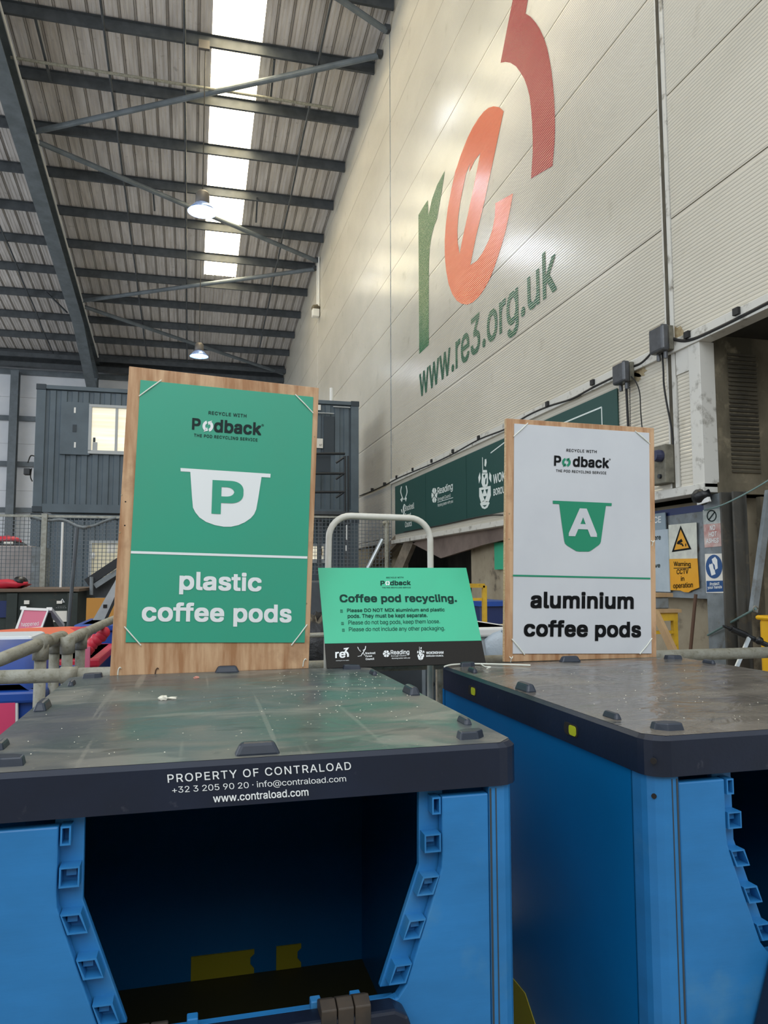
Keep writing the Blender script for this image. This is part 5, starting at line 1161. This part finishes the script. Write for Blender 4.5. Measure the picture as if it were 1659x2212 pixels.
# camera warning sign
CX_ = X5 - 0.022; CS = Surf((CX_, 0, 0), (-1, 0, 0), (1380, 1000, 4.81)); r = thing('warning_sign', CS.at(470, 1340), 'camera warning sign with yellow triangle and torn yellow lower half', 'sign')
G().slab([CS.at(*q) for q in ((308, 645), (598, 618), (606, 992), (316, 998))], (0.004, 0, 0)).build('upper_panel', 'cctv_white', r)
G().slab([CS.at(*q) for q in ((316, 998), (606, 992), (626, 1295), (545, 1325), (515, 1345), (470, 1342), (430, 1325), (328, 1322))], (0.004, 0, 0)).build('lower_panel', 'cctv_yellow', r)
spoly(CS, [[[(435, 650), (548, 897), (344, 927)], [(436, 690), (522, 882), (368, 905)]]], 'triangle_border', 'print_black', r, 0.002); spoly(CS, [[(436, 690), (522, 882), (368, 905)]], 'triangle', 'cctv_yellow', r, 0.001)
spoly(CS, [[(395, 840), (405, 815), (445, 788), (458, 815), (430, 835), (415, 848)], [(425, 838), (450, 832), (470, 862), (455, 868), (445, 850), (425, 850)], [(484, 840), (494, 836), (494, 865), (484, 868)]], 'pictogram', 'print_black', r, 0.002)
stext(CS, 'Warning', (366, 1084), (541, 1088), (363, 1024), 'print_black', r, bold=0.01, off=0.002); spoly(CS, [[(363, 1090), (545, 1086), (545, 1093), (363, 1097)]], 'underline', 'print_black', r, 0.002)
stext(CS, 'CCTV', (395, 1158), (516, 1150), (395, 1105), 'print_black', r, bold=0.01, off=0.002); stext(CS, 'in', (438, 1226), (473, 1224), (438, 1178), 'print_black', r, bold=0.01, off=0.002); stext(CS, 'operation', (359, 1316), (563, 1306), (358, 1250), 'print_black', r, bold=0.01, off=0.002)
# steel column with two signs, then the darker columns of the bay
KX = 4.08; KS = Surf((KX, 0, 0), (-1, 0, 0), (1380, 1000, 4.81))
yc0, yc1 = onX(1524, 1200, KX).y, onX(1564, 1200, KX).y
tag(G().box((KX, yc1, 0), (KX + 0.02, yc0, 2.05)).box((KX, yc1, 0), (KX + 0.22, yc1 + 0.02, 2.05)).build('steel_column', 'steel_pale'), 'pale steel column at the corner of the dark bay', 'column')
r = thing('safety_sign', KS.at(770, 875), 'weathered red and white no hot ashes sign at the top of the column', 'sign')
kx = lambda l, off=0.004: [KS.at(x, y, off) for x, y in l]
G().slab(kx([(668, 490), (840, 475), (862, 520), (864, 625), (676, 640)]), (0.003, 0, 0)).build('upper_panel', 'faded_white', r); G().slab(kx([(676, 640), (864, 625), (868, 865), (688, 880)]), (0.003, 0, 0)).build('lower_panel', 'faded_red', r)
spoly(KS, [[disc(KS, 762, 550, 52, 62, 20), disc(KS, 762, 550, 40, 50, 20)], [(725, 590), (735, 598), (800, 512), (790, 504)]], 'pictogram', 'print_navy', r, 0.0055)
stext(KS, 'NO', (745, 702), (800, 696), (745, 650), 'print_white', r, bold=0.02, off=0.0055); stext(KS, 'HOT', (735, 768), (815, 760), (735, 718), 'print_white', r, bold=0.02, off=0.0055); stext(KS, 'ASHES', (705, 836), (836, 826), (705, 788), 'print_white', r, bold=0.02, off=0.0055)
r = thing('safety_sign', KS.at(790, 1355), 'blue and white protect your hands sign on the steel column', 'sign')
G().slab(kx([(690, 946), (880, 940), (890, 1352), (705, 1350)]), (0.003, 0, 0)).build('panel', 'paper', r)
spoly(KS, [disc(KS, 787, 1077, 86, 124, 28)], 'blue_disc', 'safe_blue', r, 0.0055); spoly(KS, [[(707, 1226), (880, 1222), (884, 1336), (710, 1342)]], 'text_panel', 'safe_blue', r, 0.0055)
spoly(KS, [[(735, 1070), (745, 1045), (752, 1055), (770, 1042), (778, 1060), (785, 1100), (795, 1110), (805, 1155), (762, 1172), (750, 1120)], [(765, 1000), (800, 975), (822, 1005), (828, 1095), (803, 1110), (795, 1060), (775, 1040)]], 'pictogram', 'print_white', r, 0.007)
stext(KS, 'Protect', (746, 1278), (845, 1268), (746, 1244), 'print_white', r, bold=0.02, off=0.007); stext(KS, 'your hands', (722, 1318), (872, 1310), (722, 1280), 'print_white', r, bold=0.02, off=0.007)
for i, (xa_, xb_, Y, tx) in enumerate(((1563, 1588, 5.02, 'dark grimy steel column just beside the pale column'), (1590, 1612, 4.95, 'dark grimy steel column, second beside the pale column'))):
    a, b = onY(xa_, 1200, Y), onY(xb_, 1200, Y)
    tag(G().box((a.x, Y, 0), (b.x, Y + 0.02, 2.04)).box((b.x - 0.01, Y - 0.03, 0), (b.x, Y, 2.04)).build('steel_column', 'steel_grimy'), tx, 'column')
tag(G().bar(onY(1662, 1060, 4.85), onY(1627, 1322, 4.85), 0.05, 0.04, up=(0, 1, 0)).build('diagonal_strut', 'steel_pale'), 'grey diagonal strut in the dark bay above the yellow machine', 'strut')
a, b = onY(1640, 1020, 5.15), onY(1628, 1180, 5.15); tag(G().box((a.x, 5.15, 0), (a.x + 0.12, 5.2, 2.03)).build('timber_post', 'grime'), 'soiled timber post at the back of the dark bay', 'post')
tag(G().tube(smooth_path([onY(1690, 1015, 4.6), onY(1659, 1038, 4.6), onY(1615, 1064, 4.75), onY(1560, 1091, 4.95), onX(1522, 1102, KX - 0.02)], 5), 0.006, 6).build('rope', 'rope_green'), 'thin green rope stretched under the soiled return wall', 'rope')
p = onX(1516, 1072, 4.0); r = thing('spotlight', p, 'dark spotlight with a white bracket hanging under the hung wall corner', 'lamp')
G().blob(p, 0.07, 0.09, 0.07, 0.12, 14, 8).build('lamp_head', 'black_plastic', r, smooth=True); G().slab(onS([(1505, 1086), (1529, 1073), (1532, 1083), (1506, 1091)], 3.97), (0.02, 0, 0)).build('bracket', 'white_paint', r); G().tube([p, Vector((4.0, p.y, 2.06))], 0.015, 8).build('stem', 'black_metal', r)
# stool, plank, pole
TY = 5.0; r = thing('yellow_stand', onY(1440, 1400, TY), 'worn yellow stand with wooden top beside the white sign', 'stand')
a, b, c, e = rectY(1395, 1317, 1469, 1323, TY); G().box((a, TY - 0.02, c), (b, TY + 0.4, e)).build('top', 'timber', r); zl = onY(1440, 1341, TY).z
G().box((a + 0.02, TY, zl), (b - 0.02, TY + 0.36, c)).build('apron', 'yellow_paint', r)
xl = onY(1456, 1370, TY).x; zc_ = onY(1440, 1366, TY).z
for x, y in ((xl, TY), (a + 0.04, TY), (xl, TY + 0.32), (a + 0.04, TY + 0.32)): G().box((x, y, 0), (x + 0.036, y + 0.036, zl)).build('leg', 'yellow_paint', r)
G().box((a + 0.04, TY + 0.005, zc_ - 0.012), (xl, TY + 0.03, zc_ + 0.012)).build('crossbar', 'yellow_paint', r)
a2, b2, c2, e2 = rectY(1400, 1290, 1446, 1316, TY + 0.1); tag(G().box((a2, TY + 0.1, e), (b2, TY + 0.3, e2)).build('crate', 'steel_pale', bevel=0.01), 'small grey crate standing on the yellow stand', 'crate')
a3, b3, c3, e3 = rectY(1400, 1280, 1454, 1288, TY + 0.08); tag(G().box((a3, TY + 0.08, e2), (b3, TY + 0.32, e2 + 0.03)).build('board_stack', 'timber'), 'short stack of boards lying on the small grey crate', 'boards')
A, B = onY(1421, 1335, 3.05), onY(1463, 1424, 2.84); tag(G().bar(A + (A - B) * 0.15, B + (B - A) * 2.2, 0.022, 0.03, up=(0, 1, 0)).build('timber_batten', 'timber'), 'light timber batten leaning beside the white sign', 'batten')
A, B = onX(1503, 1284, 4.1), onX(1491, 1410, 4.0); tag(G().tube([A, B + (B - A) * 1.5], 0.014, 8).build('pole', 'rust_pole'), 'rusty pole leaning against the stained concrete wall', 'pole')
# sprayer arm and ring pull at the bay edge, yellow machine
A, B = onX(1529, 1372, 4.06), onY(1632, 1315, 4.72); r = thing('hook_rod', A, 'pale rod with a ring end in front of the steel column', 'rod'); G().tube([A, B], 0.009, 8).build('rod', 'rope_green', r)
G().tube([B + Vector((0.02 * math.cos(t * .6), 0, 0.02 * math.sin(t * .6))) for t in range(12)], 0.005, 5).build('ring', 'galv', r)
r = thing('sprayer_arm', onY(1610, 1375, 3.5), 'black jointed arm with a pale strut in front of the dark bay', 'arm')
G().tube([onY(1562, 1352, 3.5), onY(1605, 1370, 3.5)], [0.006, 0.018], 10).tube([onY(1578, 1358, 3.5), onY(1612, 1373, 3.5)], 0.018, 10).build('grip', 'black_plastic', r)
G().tube([onY(1605, 1370, 3.5), onY(1640, 1386, 3.5), onY(1680, 1403, 3.5)], 0.014, 10).build('lance', 'black_metal', r); G().blob(onY(1640, 1384, 3.48), 0.024, 0.02, 0.022, 0.03, 12, 3).build('joint', 'black_plastic', r, smooth=True)
G().bar(onY(1618, 1378, 3.45), onY(1588, 1448, 3.4) * 1.0 + (onY(1588, 1448, 3.4) - onY(1618, 1378, 3.45)) * 6.3, 0.02, 0.01, up=(0, 1, 0)).build('strut', 'alu', r)
a, b, c, e = rectY(1637, 1335, 1760, 1460, 4.5); r = thing('yellow_machine', (a + 0.3, 3.9, 0), 'bright yellow machine cut by the photo edge', 'machine'); G().box((a, 3.9, 0.25), (a + 0.7, 4.5, e)).build('body', 'machine_yellow', r, bevel=0.03); G().box((a - 0.015, 3.885, e - 0.012), (a + 0.715, 4.515, e + 0.02)).build('top_cover', 'machine_yellow', r, bevel=0.015); G().tube(smooth_path([(a + 0.1, 3.87, e - 0.3), (a + 0.1, 3.84, e - 0.28), (a + 0.1, 3.84, e - 0.1), (a + 0.1, 3.87, e - 0.08)], 3), 0.012, 8).build('handle', 'black_metal', r)
g = G()
for k in range(6): g.box((a + 0.25, 3.893, 0.42 + k * 0.045), (a + 0.6, 3.9, 0.442 + k * 0.045))
g.build('vent', 'black_metal', r)
for x in (a + 0.12, a + 0.58): G().lathe([(0.11, -0.04), (0.125, -0.02), (0.125, 0.02), (0.11, 0.04)], (x, 4.0, 0.125), (0, 1, 0), 18).build('wheel', 'black_plastic', r)
